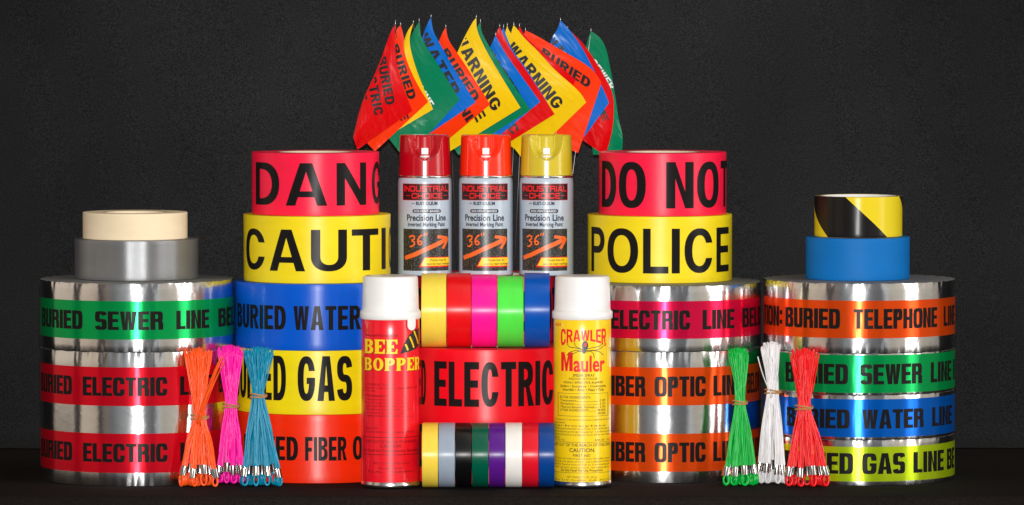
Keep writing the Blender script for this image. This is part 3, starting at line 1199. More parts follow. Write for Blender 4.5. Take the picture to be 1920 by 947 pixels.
    bm = bmesh.new()
    add_font(bm, 'SOLVENT-BASED', X(884.5), X(931.5), Y(398.4), Y(394.5) - Y(398.4), .015)
    wrap(bm, R, o2); link('lettering', bm, PRINT_WHITE, body)
    bm = bmesh.new()
    add_polys(bm, quad(X(867), Y(508.5), X(951), Y(430)), ident, ident)
    wrap(bm, R, o1); link('picture_panel', bm, ASPHALT, body)
    bm = bmesh.new()

    def st(pts, wd):
        path = [(X(a_), Y(b_)) for a_, b_ in pts]
        add_polys(bm, [[stroke(path, wd, wd)]], ident, ident)
    st([(869.5, 485), (885, 478.4), (910, 466), (935, 455), (944, 450)], .0050)
    st([(927.5, 444.5), (938, 446), (948.5, 448)], .0036)
    st([(949, 448), (944.5, 457), (938.5, 467)], .0036)
    # hand-sprayed 36"
    st([(876, 445.5), (881, 442.5), (885.5, 444), (884.5, 449), (880, 452)], .0020)
    st([(880.5, 452.6), (885, 454), (885, 459), (880.5, 463), (877, 462.5)], .0020)
    st([(899, 441), (894.5, 444.5), (891.8, 449.5), (891, 455)], .0020)
    add_polys(bm, [[arc(X(894.8), Y(456), .0030, .0030, 0, 350, 24), arc(X(894.8), Y(456), .0013, .0012, 0, 350, 16)]], ident, ident)
    st([(903.3, 437.5), (902.3, 442.5)], .0014)
    st([(907.6, 437), (906.8, 442)], .0014)
    wrap(bm, R, o2); link('spray_marks', bm, PRINT_ORANGE, body)
    bm = bmesh.new()
    add_polys(bm, [[[(X(893), Y(501.5)), (X(951.5), Y(501.5)), (X(951.5), Y(482.5)), (X(903), Y(482.5))]]], ident, ident)
    wrap(bm, R, o2); link('flash_panel', bm, PRINT_RED, body)
    bm = bmesh.new()
    add_polys(bm, [[[(X(896.5), Y(499)), (X(952), Y(499)), (X(952), Y(484)), (X(904), Y(484))]]], ident, ident)
    wrap(bm, R, o3); link('flash_panel', bm, PRINT_YELLOW, body)
    bm = bmesh.new()
    add_font(bm, 'Precise lines for', X(914), X(945), Y(490), Y(486) - Y(490), .012, shear=.2)
    add_font(bm, 'easy-to-read markings', X(907), X(951), Y(497), Y(493) - Y(497), .012, shear=.2)
    wrap(bm, R, o3 + .00015); link('lettering', bm, PRINT_BLACK, body)


paint_can(796.8, lin(180, 4, 24), 'spray paint can with a dark red cap', .14, 'dark_red_cap')
paint_can(911.0, lin(255, 44, 12), 'spray paint can with an orange cap', 0.0, 'orange_cap')
paint_can(1024.5, lin(206, 184, 44), 'spray paint can with a mustard yellow cap', -.04, 'mustard_cap')


def insect_can(cxp, rp, py_base, y_capline, body_mat, label, tab=False):
    df = depth_of(py_base, 0.0)
    R = rp * pxsize(df + .03, .1)
    dc = df + R
    t = can_root('insecticide_can', cxp, dc, 0.0, label, 'insecticide can', 'tall insecticide spray cans')
    zc = z_at(y_capline, df)
    bm = bmesh.new()
    zr = z_at(908, df + R)
    zr = .0075
    prof = [(R, zr)] + [(R, zr + (zc - zr) * k / 10) for k in range(1, 11)] + [(R * .95, zc + .003)]
    lathe(bm, prof, n=110)
    body = link('body', bm, body_mat, t)
    bm = bmesh.new()
    lathe(bm, [(.0001, .003), (R * .85, .003), (R * .95, .0004), (R * 1.005, .0012), (R * 1.018, .0032), (R * 1.012, .0055), (R * .995, .0074), (R * .99, .008)], n=110)
    link('base_rim', bm, CHROME, t)
    zt = z_at(519, df + R * .2)
    zf1 = z_at(585, df)
    zf0 = z_at(600.5, df)
    bm = bmesh.new()
    rf = R * 1.05
    rb, rt_ = R * .975, R * .95
    prof = [(R * .9, zf0), (rf - .001, zf0), (rf, zf0 + .0012), (rf, zf1 - .0018), (rf - .0012, zf1), (rb + .0006, zf1 + .0004), (rb, zf1 + .002)]
    for k in range(1, 8):
        prof.append((rb + (rt_ - rb) * k / 8, zf1 + .002 + (zt - .003 - zf1 - .002) * k / 8))
    for k in range(0, 7):
        a = math.pi / 2 * k / 6
        prof.append((rt_ - .003 + .003 * math.cos(a), zt - .003 + .003 * math.sin(a)))
    prof += [(rt_ * .5, zt + .0004), (.0001, zt + .0005)]
    lathe(bm, prof, n=110)
    cap = link('cap', bm, WHITE_CAP, t, angle=50)
    if tab:
        bm = bmesh.new()
        a0, hw, hh = math.radians(44), .0058, .0115
        loop = [(-hw, 0.002)] + arc(0, -hh + hw, hw, hw, 180, 360, 14) + [(hw, .002)]
        add_polys(bm, [[loop]], lambda q: q + a0 * R, lambda q: q + zf0 - 0.0005)
        wrap(bm, R, .0011)
        ex = bmesh.ops.extrude_face_region(bm, geom=bm.faces[:])
        for v in [g for g in ex['geom'] if isinstance(g, bmesh.types.BMVert)]:
            l = math.hypot(v.co.x, v.co.y)
            k = (l + .0012) / l
            v.co.x *= k; v.co.y *= k
        bmesh.ops.recalc_face_normals(bm, faces=bm.faces[:])
        link('tear_tab', bm, WHITE_CAP, cap, smooth=False)
    return t, body, R, df


# red can
RED_CAN = plastic('red_can_enamel', lin(232, 10, 34), rough=.26, an=0, wob=0, coat=.3)
t, body, R, df = insect_can(732, 54.5, 917.5, 600, RED_CAN, 'tall red insecticide can with yellow serif lettering and white cap', tab=True)


def XX(c, rp, R):
    return lambda p: math.asin(max(-.995, min(.995, (p - c) / rp))) * R


X = XX(732, 54.5, R)


def Y(p): return z_at(p, df)


PRINT_DARKRED = plastic('print_dark_red', lin(104, 6, 14), rough=.35, an=0, wob=0)
bm = bmesh.new()
dx, dy = .0005, -.0005


def fat_words(bm, ox, oy):
    for txt, xl, xr, yb, yt in (('BEE', 685, 745, 663.5, 637), ('BOPPER', 685, 785, 695.5, 671.5)):
        pl, wd = layout(FAT, txt)
        k = (X(xr) - X(xl)) / wd
        add_polys(bm, pl, lambda q: X(xl) + q * k + ox, lambda q: Y(yb) + q * (Y(yt) - Y(yb)) + oy)


fat_words(bm, dx, dy)
# striped bee tail
tail = [[(X(750), Y(664)), (X(763), Y(661)), (X(777), Y(657)), (X(785), Y(650)), (X(785.5), Y(618)), (X(776), Y(620)), (X(766), Y(630)), (X(757), Y(646))]]
add_polys(bm, [tail], ident, ident)
wrap(bm, R, .00018)
link('lettering', bm, PRINT_BLACK, body)
bm = bmesh.new()
fat_words(bm, 0, 0)
for (xa, ya, xb, yb, wd) in ((759.5, 646, 764.5, 657.5, .0024), (767.5, 632, 775.5, 653.5, .0024), (775.5, 622, 783.5, 647, .0023)):
    add_polys(bm, [[stroke([(X(xa), Y(ya)), (X((xa + xb) / 2 + .5), Y((ya + yb) / 2)), (X(xb), Y(yb))], wd, wd)]], ident, ident)
wrap(bm, R, .00036)
link('lettering', bm, PRINT_YELLOW, body)
bm = bmesh.new()


def line(txt, xl, xr, yb, yt, bold=.0, **kw):
    add_font(bm, txt, X(xl), X(xr), Y(yb), Y(yt) - Y(yb), bold, **kw)


line('Wasp and Hornet Killer', 686, 747, 631.5, 626.5, .012)
line('A STREAM UP TO 20 FEET', 688, 741, 724, 719.5)
line('Spray from a safe distance. Apply early or late', 684, 782, 729.5, 726)
line('in the day.', 684, 706, 735, 731.5)
line('ACTIVE INGREDIENTS:', 684, 727, 745, 741, .01)
for k, (txt, xr) in enumerate((('Tetramethrin', 758), ('Permethrin', 764), ('Piperonyl Butoxide', 762), ('Petroleum Distillate', 770), ('Inert', 756), ('OTHER INGREDIENTS', 772))):
    line(txt, 684, 684 + (xr - 684) * .75, 751 + 6.2 * k, 748 + 6.2 * k)
    add_polys(bm, quad(X(684 + (xr - 684) * .78), Y(751 + 6.2 * k), X(xr + 4), Y(750.5 + 6.2 * k)), ident, ident)
line('Contains no CFC', 684, 709, 805.5, 801.5)
line('A liquid spray for stinging insects', 684, 776, 812, 808)
line('KEEP OUT OF REACH OF CHILDREN', 687, 780, 831, 826, .008)
line('CAUTION', 714, 751, 839.5, 833.5, .012)
line('Back Panel for Precautionary Statements', 681, 784, 848, 842.5, .006)
line('NET CONTENTS 14 OZ.', 700, 768, 871, 867)
line('Manufactured for', 710, 755, 880, 876)
line('GA. 30091', 690, 775, 887, 883.5)
for yy in (820, 852.5):
    bm2 = quad(X(678.5), Y(yy + 1.2), X(786), Y(yy))
    add_polys(bm, bm2, ident, ident)
wrap(bm, R, .00018)
link('small_print', bm, PRINT_DARKRED, body)

# yellow can
YEL_CAN = plastic('yellow_can_enamel', lin(246, 206, 16), rough=.26, an=0, wob=0, coat=.3)
t, body, R, df = insect_can(1092, 54, 916.5, 600, YEL_CAN, 'tall yellow insecticide can with red lettering, a spider picture and white cap')
X = XX(1092, 54, R)
bm = bmesh.new()
pl, wd = layout(Face(.2, .17, 2.6, k=.95, gap=.07), 'CRAWLER')
k = (X(1136) - X(1052)) / wd


def warp_top(x, y):
    u = x / wd
    c = abs(u - .5) * 2
    top = 617 + 2.5 * (1 - c)
    bot = 651 - 12 * (1 - c * c)
    return Y(bot) + y * (Y(top) - Y(bot))


for poly in pl:
    mp_ = []
    for loop in poly:
        fine = []
        for i in range(len(loop)):
            a, b = loop[i], loop[(i + 1) % len(loop)]
            for s_ in range(3):
                q = (a[0] + (b[0] - a[0]) * s_ / 3, a[1] + (b[1] - a[1]) * s_ / 3)
                fine.append((X(1052) + q[0] * k, warp_top(q[0], q[1])))
        mp_.append(fine)
    add_polys(bm, [mp_], ident, ident)
pl2, wd2 = layout(Face(.22, .2, 2.2, k=.95), 'M')
add_polys(bm, pl2, lambda q: X(1052.5) + q * (X(1074) - X(1052.5)) / wd2, lambda q: Y(696.5) + q * (Y(661) - Y(696.5)))
add_font(bm, 'auler', X(1075.5), X(1133.5), Y(696.5), Y(668) - Y(696.5), .026)
add_font(bm, 'ARI', X(1041.5), X(1052), Y(613), Y(606.5) - Y(613), .01)
wrap(bm, R, .00018)
link('lettering', bm, PRINT_RED, body)
bm = bmesh.new()
add_polys(bm, [[arc(X(1097), Y(648), .0036, .0052, 0, 350, 24)], [arc(X(1095), Y(658), .0022, .0032, 0, 350, 18)]], ident, ident)
for pts in ([(1098, 655), (1112, 652), (1124, 650), (1130, 645)], [(1098, 657), (1114, 658), (1126, 654), (1136, 653)][0:3] + [(1133, 648)], [(1098, 658), (1112, 657), (1124, 660), (1131, 667)], [(1098, 660), (1108, 659), (1113, 664), (1114, 672)],
            [(1094, 656), (1082, 653), (1068, 651), (1063, 645)], [(1094, 655), (1086, 653), (1079, 649), (1077, 642)], [(1094, 658), (1080, 657), (1070, 660), (1063, 667)], [(1094, 660), (1084, 659), (1074, 664), (1071, 672)],
            [(1098.3, 646), (1098.6, 637)]):
    add_polys(bm, [[stroke([(X(a), Y(b)) for a, b in pts], .0007, .0007)]], ident, ident)
wrap(bm, R, .00036)
link('spider_picture', bm, PRINT_BLACK, body)
bm = bmesh.new()
add_polys(bm, [[arc(X(1098), Y(646.5), .0014, .0026, 0, 350, 14)]], ident, ident)
wrap(bm, R, .0005)
link('spider_mark', bm, PRINT_RED, body)
bm = bmesh.new()
line('SPIDER SPRAY', 1074, 1115, 706.5, 701.5, .012)
line('INDOOR-OUTDOOR', 1067, 1120, 712.5, 708.5, .006)
line('HIGHLY EFFECTIVE AGAINST', 1057, 1131, 719.5, 715.5, .014)
line('Spiders \u2022 Scorpions \u2022 Cockroaches', 1051, 1135.5, 726.5, 722, .014, shear=.15)
line('Silverfish \u2022 Ants \u2022 Fleas \u2022 Ticks', 1055, 1132, 733.5, 728.5, .014, shear=.15)
line('ACTIVE INGREDIENTS:', 1050, 1108, 747.5, 743, .01)
for (a, b, yy, xr, n_) in (('*Tetramethrin', '0.20%', 753.5, 1081, 1), ('*Permethrin', '0.15%', 759.5, 1077, 1), ('**Piperonyl Butoxide, Technical', '0.75%', 765.5, 1114, 1), ('OTHER INGREDIENTS:', '98.90%', 771.5, 1105, 1), ('', '100.00%', 777.5, 1105, 0)):
    if a: line(a, 1051, xr, yy, yy - 4, .008)
    line(b, 1124.5 if len(b) < 6 else 1120, 1135, yy, yy - 4, .008)
    if n_: add_polys(bm, quad(X(xr + 1), Y(yy), X(1122 if len(b) < 6 else 1118), Y(yy - .7)), ident, ident)
for (x0, y0, x1, y1) in ((1046.5, 781, 1140, 780.3), (1046.5, 738.5, 1140, 737.8)):
    add_polys(bm, quad(X(x0), Y(y0), X(x1), Y(y1)), ident, ident)
for x0 in (1046.5, 1139.3):
    add_polys(bm, quad(X(x0), Y(780.3), X(x0 + .7), Y(738.5)), ident, ident)
yy = 789
for txt, xr in (('*(1-Cyclohexene-1,2-dicarboximido)methyl-2,2-dimethyl-3-(2-methyl', 1142), ('propenyl) cyclopropane', 1060), ('carboxylate', 1136), ('**(3-Phenoxyphenyl)methyl cis and trans 3-(2,2-dichloroethenyl)', 1142), ('dimethylcyclopropane carboxylate', 1144), ('(butylcarbityl)(6-propylpiperonyl) ether and related', 1143), ('compounds', 1050)):
    line(txt, 1041, xr, yy, yy - 3.4)
    yy += 5.6
line('EPA REG. NO.', 1041.5, 1060, 827.5, 824)
line('EPA EST. NO.', 1116, 1143, 827.5, 824)
add_polys(bm, quad(X(1040), Y(830), X(1144.5), Y(829.3)), ident, ident)
line('KEEP OUT OF THE REACH OF CHILDREN', 1040.5, 1143, 837.5, 832, .010)
line('CAUTION', 1068, 1114, 848, 840.8, .014)
line('FIRST AID', 1075, 1107, 856.5, 851.8, .010)
yy = 862
for txt in ('SKIN: Wash with plenty of soap and water. Get medical attention', 'EYES: Flush with plenty of water. Call a physician if irritation', 'INHALED: Remove victim to fresh air. If not breathing, give', 'artificial respiration, mouth to mouth. Get medical attention.'):
    line(txt, 1041, 1142, yy, yy - 3.4)
    yy += 5.5
line('See Side Panel For Use Precautions', 1052, 1130, 884.5, 879.8, .012)
add_polys(bm, quad(X(1041), Y(887.3), X(1143.5), Y(886.6)), ident, ident)
line('NET WEIGHT 15 OZ. (425 g)', 1064, 1119, 897, 893)
line('Box 510 Griffin, GA. 30224', 1042, 1141, 902.5, 899)
wrap(bm, R, .00018)
link('small_print', bm, plastic('print_brown_black', (.05, .035, .01, 1), rough=.35, an=0, wob=0), body)


# ------------------------------------------------------------------ twine whisker bundles
def bundle(colour, base_x, waist, top_x, top_hw, top_y, base_hw, py_base, label, seed, wh=14, strays=()):
    rnd = random.Random(seed)
    m, nt, b = newmat('twine_plastic')
    b.inputs['Base Color'].default_value = lin(*colour)
    b.inputs['Roughness'].default_value = .3
    b.inputs['Specular IOR Level'].default_value = .38
    b.inputs['Subsurface Weight'].default_value = 0.0
    oi = nd(nt, 'ShaderNodeNewGeometry')
    hs = nd(nt, 'ShaderNodeHueSaturation')
    hs.inputs['Color'].default_value = lin(*colour)
    mg = nd(nt, 'ShaderNodeMapRange'); mg.inputs['To Min'].default_value = .86; mg.inputs['To Max'].default_value = 1.1
    nt.links.new(oi.outputs['Random Per Island'], mg.inputs['Value'])
    nt.links.new(mg.outputs[0], hs.inputs['Value'])
    nt.links.new(hs.outputs[0], b.inputs['Base Color'])
    d = depth_of(py_base, 0.0) - .006
    ps = pxsize(d, .05)
    B0 = at_depth(base_x, 905, d)
    t = thing('whisker_bundle', (B0.x, d - D0, 0), 0, label, 'twine bundle', 'bundles of plastic marking whiskers')
    org = Vector((B0.x, d - D0, 0))

    def loc(px, py, dd=0.0):
        p = at_depth(px, py, d + dd) - org
        return p
    wp = loc(*waist)
    wp.y += .006
    wpx = wh * ps
    zt = loc(top_x, top_y).z
    tx = loc(top_x, top_y).x
    n = 7
    for i in range(n):
        q = -1 + 2 * (i + .5) / n
        q += rnd.uniform(-.08, .08)
        row = (i % 2)
        bx = q * base_hw * ps
        by = (.004 if row else -.006) + rnd.uniform(-.002, .002)
        fz = .0155 + rnd.uniform(-.0012, .0040) + (.003 if row else 0)
        # direction from ferrule to waist
        fc = Vector((bx, by, fz))
        bm = bmesh.new()
        ns = 21
        to_w = (Vector((wp.x + q * wpx * .5, wp.y, wp.z)) - fc).normalized()
        for k in range(ns):
            aa = rnd.random() * 6.283
            rr = math.sqrt(rnd.random())
            p0 = fc + Vector((rr * .0026 * math.cos(aa), rr * .0020 * math.sin(aa), -.003))
            p1 = fc + to_w * .006 + Vector((rr * .0034 * math.cos(aa), rr * .0026 * math.sin(aa), 0))
            pw = wp + Vector(((.62 * q + .38 * rnd.uniform(-1, 1)) * wpx * .92, rnd.uniform(-1, 1) * wpx * .62, 0))
            mid = p1.lerp(pw, .5) + Vector((rnd.gauss(0, .0008) + q * .0010, rnd.gauss(0, .0009), 0))
            u = max(-1, min(1, .60 * q + rnd.uniform(-.58, .58)))
            pt = Vector((tx + u * top_hw * ps, wp.y + .004 + rnd.uniform(-1, 1) * top_hw * ps * .55, zt + rnd.uniform(-.0035, .004) - abs(u) * .002))
            up = pw.lerp(pt, .45) + Vector((-(pt.x - pw.x) * .10 + rnd.gauss(0, .0006), rnd.gauss(0, .0008), 0))
            ctrl = [p0, p1, mid, pw, up, pt]
            # Catmull-Rom through the points
            pts = []
            C = [ctrl[0]] + ctrl + [ctrl[-1]]
            for s_ in range(1, len(C) - 2):
                for j in range(4):
                    f = j / 4
                    a_, b_, c_, d_ = C[s_ - 1], C[s_], C[s_ + 1], C[s_ + 2]
                    pts.append(.5 * ((2 * b_) + (c_ - a_) * f + (2 * a_ - 5 * b_ + 4 * c_ - d_) * f * f + (3 * b_ - a_ - 3 * c_ + d_) * f ** 3))
            pts.append(ctrl[-1])
            tube(bm, pts, [.00078] * (len(pts) - 1) + [.0006], n=5)
        # folded loop under the ferrule
        yaw = rnd.uniform(-1.0, 1.0)
        lw = rnd.uniform(.0034, .0050)
        zb = .0012
        for k in range(4):
            yo = (-.0030 + .0020 * k)
            hh = fz - .004
            w2 = lw * (1 + .10 * rnd.uniform(-1, 1))
            ext = rnd.uniform(0, .0012)
            pts = []
            for j in range(13):
                f = j / 12
                a_ = math.pi * f
                x_ = -math.cos(a_) * (w2 * (math.sin(a_) ** .5 * .45 + .55) if 0 < f < 1 else w2 * .42)
                z_ = hh - (hh - zb - ext) * math.sin(a_) ** .75
                pts.append(Vector((bx + x_ * math.cos(yaw) - yo * math.sin(yaw), by + x_ * math.sin(yaw) + yo * math.cos(yaw), z_)))
            tube(bm, pts, .00125, n=7)
        wk = link('whisker', bm, m, t)
        # crimped ferrule
        bm = bmesh.new()
        hf = .0112
        ro = .0043
        lathe(bm, [(ro - .0005, -hf / 2), (ro, -hf / 2 + .0003), (ro * .97, -hf * .2), (ro * .97, hf * .2), (ro, hf / 2 - .0003), (ro - .0005, hf / 2), (ro - .0007, hf / 2 - .0004), (ro - .0007, -hf / 2 + .0004)], n=24, closed=True)
        tilt = Vector((0, 0, 1)).rotation_difference(to_w).to_matrix().to_4x4()
        M = Matrix.Translation(fc) @ tilt @ Matrix.Rotation(yaw, 4, 'Z') @ Matrix.Diagonal((1.06, .84, 1, 1))
        bmesh.ops.transform(bm, matrix=M, verts=bm.verts[:])
        bmesh.ops.recalc_face_normals(bm, faces=bm.faces[:])
        link('ferrule', bm, STEEL, wk, angle=40)
    # stray strands bent away from the fan
    for (sxp, syp) in strays:
        bm = bmesh.new()
        for k in range(7 if len(strays) == 1 and colour[0] > 240 and colour[1] > 60 and colour[2] < 100 else 1):
            e_ = loc(sxp, syp) + Vector((rnd.uniform(-.0026, .0026), rnd.uniform(-.002, .002) - .012, rnd.uniform(-.006, .003)))
            s0 = wp + Vector((rnd.uniform(-.5, .3) * wpx, -.0085, -.004))
            pts = [s0.lerp(e_, j / 8) + Vector((-.0015 * math.sin(math.pi * j / 8), 0, 0)) for j in range(9)]
            pts = [s0 + Vector((-.001, .006, -.006))] + pts
            tube(bm, pts, .00075, n=5)
        link('stray_whisker', bm, m, t)
    # rubber band: two turns
    bm = bmesh.new()
    for dz, ti in ((-.0012, .12), (.0016, -.08)):
        pts = []
        for j in range(41):
            a_ = 2 * math.pi * j / 40
            pts.append(wp + Vector((math.cos(a_) * (wpx + .0014), math.sin(a_) * (wpx * .72 + .0014), dz + ti * math.cos(a_) * wpx + .0006 * math.sin(2 * a_))))
        tube(bm, pts, .00105, n=6, caps=False)
    link('rubber_band', bm, RUBBER, t)


bundle((255, 92, 30), 374, (374, 783), 370, 26, 658, 33, 911, 'bundle of orange plastic whiskers with steel ferrules and a bent-out strand', 1, wh=14, strays=((418, 670),))
bundle((255, 20, 172), 432, (433, 762), 432, 24, 653, 26, 905, 'bundle of hot pink plastic whiskers between the orange and teal ones', 2, wh=13)
bundle((0, 136, 170), 492, (484, 743), 484, 28, 657, 37, 910, 'bundle of teal plastic whiskers in front of the yellow gas roll', 3, wh=13)
bundle((0, 178, 64), 1388, (1388, 756), 1385, 19, 658, 30, 909, 'bundle of green plastic whiskers in front of orange fiber optic bands', 4, wh=11)
bundle((232, 230, 232), 1447, (1450, 735), 1447, 19, 647, 27, 905, 'bundle of white plastic whiskers between the green and red ones', 5, wh=13, strays=((1418, 658),))
bundle((238, 26, 30), 1511, (1508, 765), 1508, 28, 659, 40, 911, 'bundle of red plastic whiskers in front of the right-hand foil rolls', 6, wh=14)


# ------------------------------------------------------------------ marking flags on wires
def flag_mat(name, c):
    m, nt, b = newmat(name)
    b.inputs['Base Color'].default_value = lin(*c)
    b.inputs['Roughness'].default_value = .2
    b.inputs['Specular IOR Level'].default_value = .5
    mp = uvmap(nt, 2.6, 5)
    n = nd(nt, 'ShaderNodeTexNoise'); n.inputs['Scale'].default_value = 1.0; n.inputs['Detail'].default_value = 2
    nt.links.new(mp.outputs[0], n.inputs['Vector'])
    bump(nt, b, n.outputs[0], .0026, .7)
    return m


FM = {'red': flag_mat('red_flag_film', (214, 6, 14)), 'orange': flag_mat('orange_flag_film', (244, 56, 10)),
      'yellow': flag_mat('yellow_flag_film', (236, 196, 12)), 'green': flag_mat('green_flag_film', (0, 122, 82)),
      'blue': flag_mat('blue_flag_film', (0, 104, 198))}
FLAG_BLACK = plastic('flag_print_black', (.012, .011, .012, 1), rough=.3, an=0, wob=0)
FLAG_WHITE = plastic('flag_print_white', (.70, .78, .76, 1), rough=.3, an=0, wob=0)
WIRE = plastic('galvanised_wire', (.55, .55, .55, 1), rough=.3, an=0, metal=1, wob=0)

TXT = {'red': ('BURIED', 'ELECTRIC', 'LINE'), 'orange': ('BURIED', 'TELEPHONE', 'LINE'), 'yellow': ('WARNING', 'GAS LINE'), 'green': ('SEWER', 'LINE'), 'blue': ('WATER', 'LINE')}
FACE_FLAG = Face(.235, .195, 2.3, k=.98, gap=.10, space=.3)
# top edge from the tip at the wire to the outer corner, then B = lower outer corner, inner edge down to the lower inner corner (picture pixels)
FLAGS = [
    ('red', [(741, 47), (740, 78), (744, 124), (753, 157), (773, 208)], (670, 281), [(738, 48), (730, 66), (709, 127), (678, 191), (662, 257)], .012, 'leftmost red marking flag, lying in front of an orange one'),
    ('orange', [(751, 47), (758, 70), (756, 92), (768, 129), (785, 163), (803, 191)], (703, 284), [(742, 56), (722, 130), (688, 268)], .010, 'orange marking flag right behind the leftmost red flag'),
    ('yellow', [(775, 43), (767, 72), (770, 94), (780, 129), (796, 170), (812, 205)], (712, 264), [(760, 64), (745, 120), (700, 240)], .010, 'yellow marking flag between an orange flag and the left green flag'),
    ('green', [(786, 40), (788, 70), (817, 114), (862, 187)], (760, 300), [(768, 70), (752, 140), (728, 258)], .012, 'green marking flag above the dark red spray cap, with white print'),
    ('blue', [(808, 32), (812, 60), (823, 78), (851, 129), (892, 192)], (788, 262), [(796, 55), (788, 90), (750, 230)], .012, 'blue marking flag reading WATER between green and orange flags'),
    ('orange', [(836, 51), (840, 75), (857, 99), (873, 122), (919, 196)], (815, 283), [(829, 62), (818, 90), (775, 240)], .010, 'orange marking flag between the blue water flag and a large yellow flag'),
    ('yellow', [(893, 33), (893.5, 57), (910, 92), (931, 129), (976, 202)], (840, 286), [(884, 44), (858, 95), (800, 240)], .014, 'yellow marking flag reading WARNING in full, at the centre of the fan'),
    ('green', [(901, 41), (902, 60), (918, 88), (942, 129), (995, 206)], (860, 291), [(894, 52), (880, 90), (824, 240)], .010, 'narrow showing green marking flag behind the large yellow warning flag'),
    ('blue', [(929, 66), (950, 104), (966, 126), (1013, 191)], (915, 272), [(924, 78), (916, 96), (870, 230)], .010, 'blue marking flag between the thin green and the middle red flag'),
    ('red', [(937, 50), (946, 70), (959, 97), (982, 124), (1040, 214)], (945, 273), [(930, 62), (922, 100), (890, 240)], .012, 'red marking flag in the middle, left of the twin yellow flags'),
    ('blue', [(944, 51), (950, 70), (962, 97), (985, 124), (1034, 205)], (950, 268), [(938, 64), (928, 100), (895, 240)], .010, 'blue marking flag showing only its tip between red and yellow'),
    ('yellow', [(951, 48), (954, 58), (975, 84), (1000, 110), (1050, 152), (1087, 176)], (966, 280), [(947, 62), (938, 100), (910, 240)], .012, 'yellow marking flag with bold print, front one of the overlapping yellow pair'),
    ('yellow', [(963, 47), (968, 52), (984, 73), (1010, 97), (1038, 130), (1087, 171), (1099, 192)], (984, 304), [(958, 62), (952, 100), (957, 268)], .010, 'yellow marking flag just behind the other yellow flag, lower corner showing'),
    ('red', [(974, 49), (981, 63), (1000, 84), (1080, 150)], (1010, 270), [(970, 64), (962, 100), (940, 240)], .006, 'red marking flag showing only its tip between yellow and orange'),
    ('orange', [(985, 57), (1007, 67), (1052, 94), (1095, 118), (1118, 137), (1128, 155)], (1084, 287), [(980, 74), (975, 130), (985, 246)], .012, 'orange marking flag reading BURIED above the mustard spray cap'),
    ('blue', [(1051, 38), (1069, 57), (1090, 86), (1115, 134), (1132, 168), (1142, 193)], (1096, 256), [(1046, 54), (1030, 78), (1012, 190)], .012, 'blue marking flag behind the right orange flag'),
    ('red', [(1064, 54), (1090, 77), (1107, 100), (1132, 140), (1148, 171), (1151, 191)], (1135, 292), [(1062, 70), (1060, 140), (1094, 264)], .014, 'red marking flag with a rounded edge beside the rightmost green flag'),
    ('green', [(1108, 58), (1127, 71), (1138, 94), (1144, 126), (1152, 168), (1160, 226)], (1165, 290), [(1098, 87), (1094, 130), (1112, 290)], .016, 'rightmost green marking flag with white print along its edge'),
]
# print placement per flag: (lines, [(u0, u1, v of the baseline, height in v)])
# affine frames: first-line start, end, upward direction, cap height, spacing (picture pixels), list of (text, line index)
PRINT = {
    0: ((706, 109), (723.5, 198), (.97, -.22), 18, 25, [('BURIED', 0), ('ELECTRIC', 1.0), ('LINE', 2.0)]),
    1: ((731, 87), (766, 188), (.94, -.33), 16, 26, [('BURIED', 0), ('TELEPHONE', 1), ('LINE', 2)]),
    2: ((733, 100), (770, 192), (.93, -.36), 17, 28, [('WARNING', 0), ('GAS LINE', 1)]),
    3: ((742, 106), (803, 203), (.82, -.57), 14, 26, [('SEWER LINE', 0)]),
    4: ((782, 70), (845, 182), (.87, -.49), 22, 36, [('WATER', 0), ('LINE', 1)]),
    5: ((824, 99), (886, 192), (.835, -.55), 18, 30, [('BURIED', 0), ('TELEPHONE', 1), ('LINE', 2)]),
    6: ((850, 70), (924, 211), (.80, -.60), 22, 36, [('WARNING', 0), ('GAS LINE', 1)]),
    7: ((868, 90), (925, 195), (.80, -.60), 16, 30, [('SEWER', 0), ('LINE', 1)]),
    8: ((900, 94), (960, 188), (.84, -.54), 20, 34, [('WATER', 0), ('LINE', 1)]),
    9: ((906, 120), (974, 222), (.83, -.56), 18, 29, [('BURIED', 0), ('ELECTRIC', 1)]),
    10: ((905, 100), (962, 190), (.84, -.54), 18, 34, [('WATER', 0)]),
    11: ((946, 92), (1041, 207), (.77, -.64), 23, 40, [('WARNING', 0)]),
    12: ((925, 166), (998, 252), (.77, -.64), 16, 30, [('GAS LINE', 0)]),
    14: ((1012.6, 105), (1103, 166), (.35, -.94), 17.5, 40, [('BURIED', 0), ('CABLE', .85), ('LINE', 2.25)]),
    15: ((1021, 73), (1087, 156), (.66, -.75), 18, 34, [('WATER', 0), ('LINE', 1)]),
    16: ((1098, 150), (1131, 228), (.96, -.30), 12, 22, [('LINE', 0)]),
    17: ((1104, 117), (1143, 170), (.85, -.53), 14, 24, [('SEWER', 0)]),
}


def edge_path(pts, rounds=2):
    """corner-cut polyline sampled by length"""
    P = [Vector((p[0], p[1], 0)) for p in pts]
    for _ in range(rounds):
        Q = [P[0]]
        for a, b in zip(P, P[1:]):
            Q += [a.lerp(b, .25), a.lerp(b, .75)]
        Q.append(P[-1])
        P = Q
    acc = [0.0]
    for a, b in zip(P, P[1:]):
        acc.append(acc[-1] + (b - a).length)

    def f(u):
        t = max(0, min(1, u)) * acc[-1]
        for k in range(len(P) - 1):
            if t <= acc[k + 1] or k == len(P) - 2:
                g = (t - acc[k]) / max(1e-9, acc[k + 1] - acc[k])
                return P[k].lerp(P[k + 1], min(1, max(0, g)))
    return f


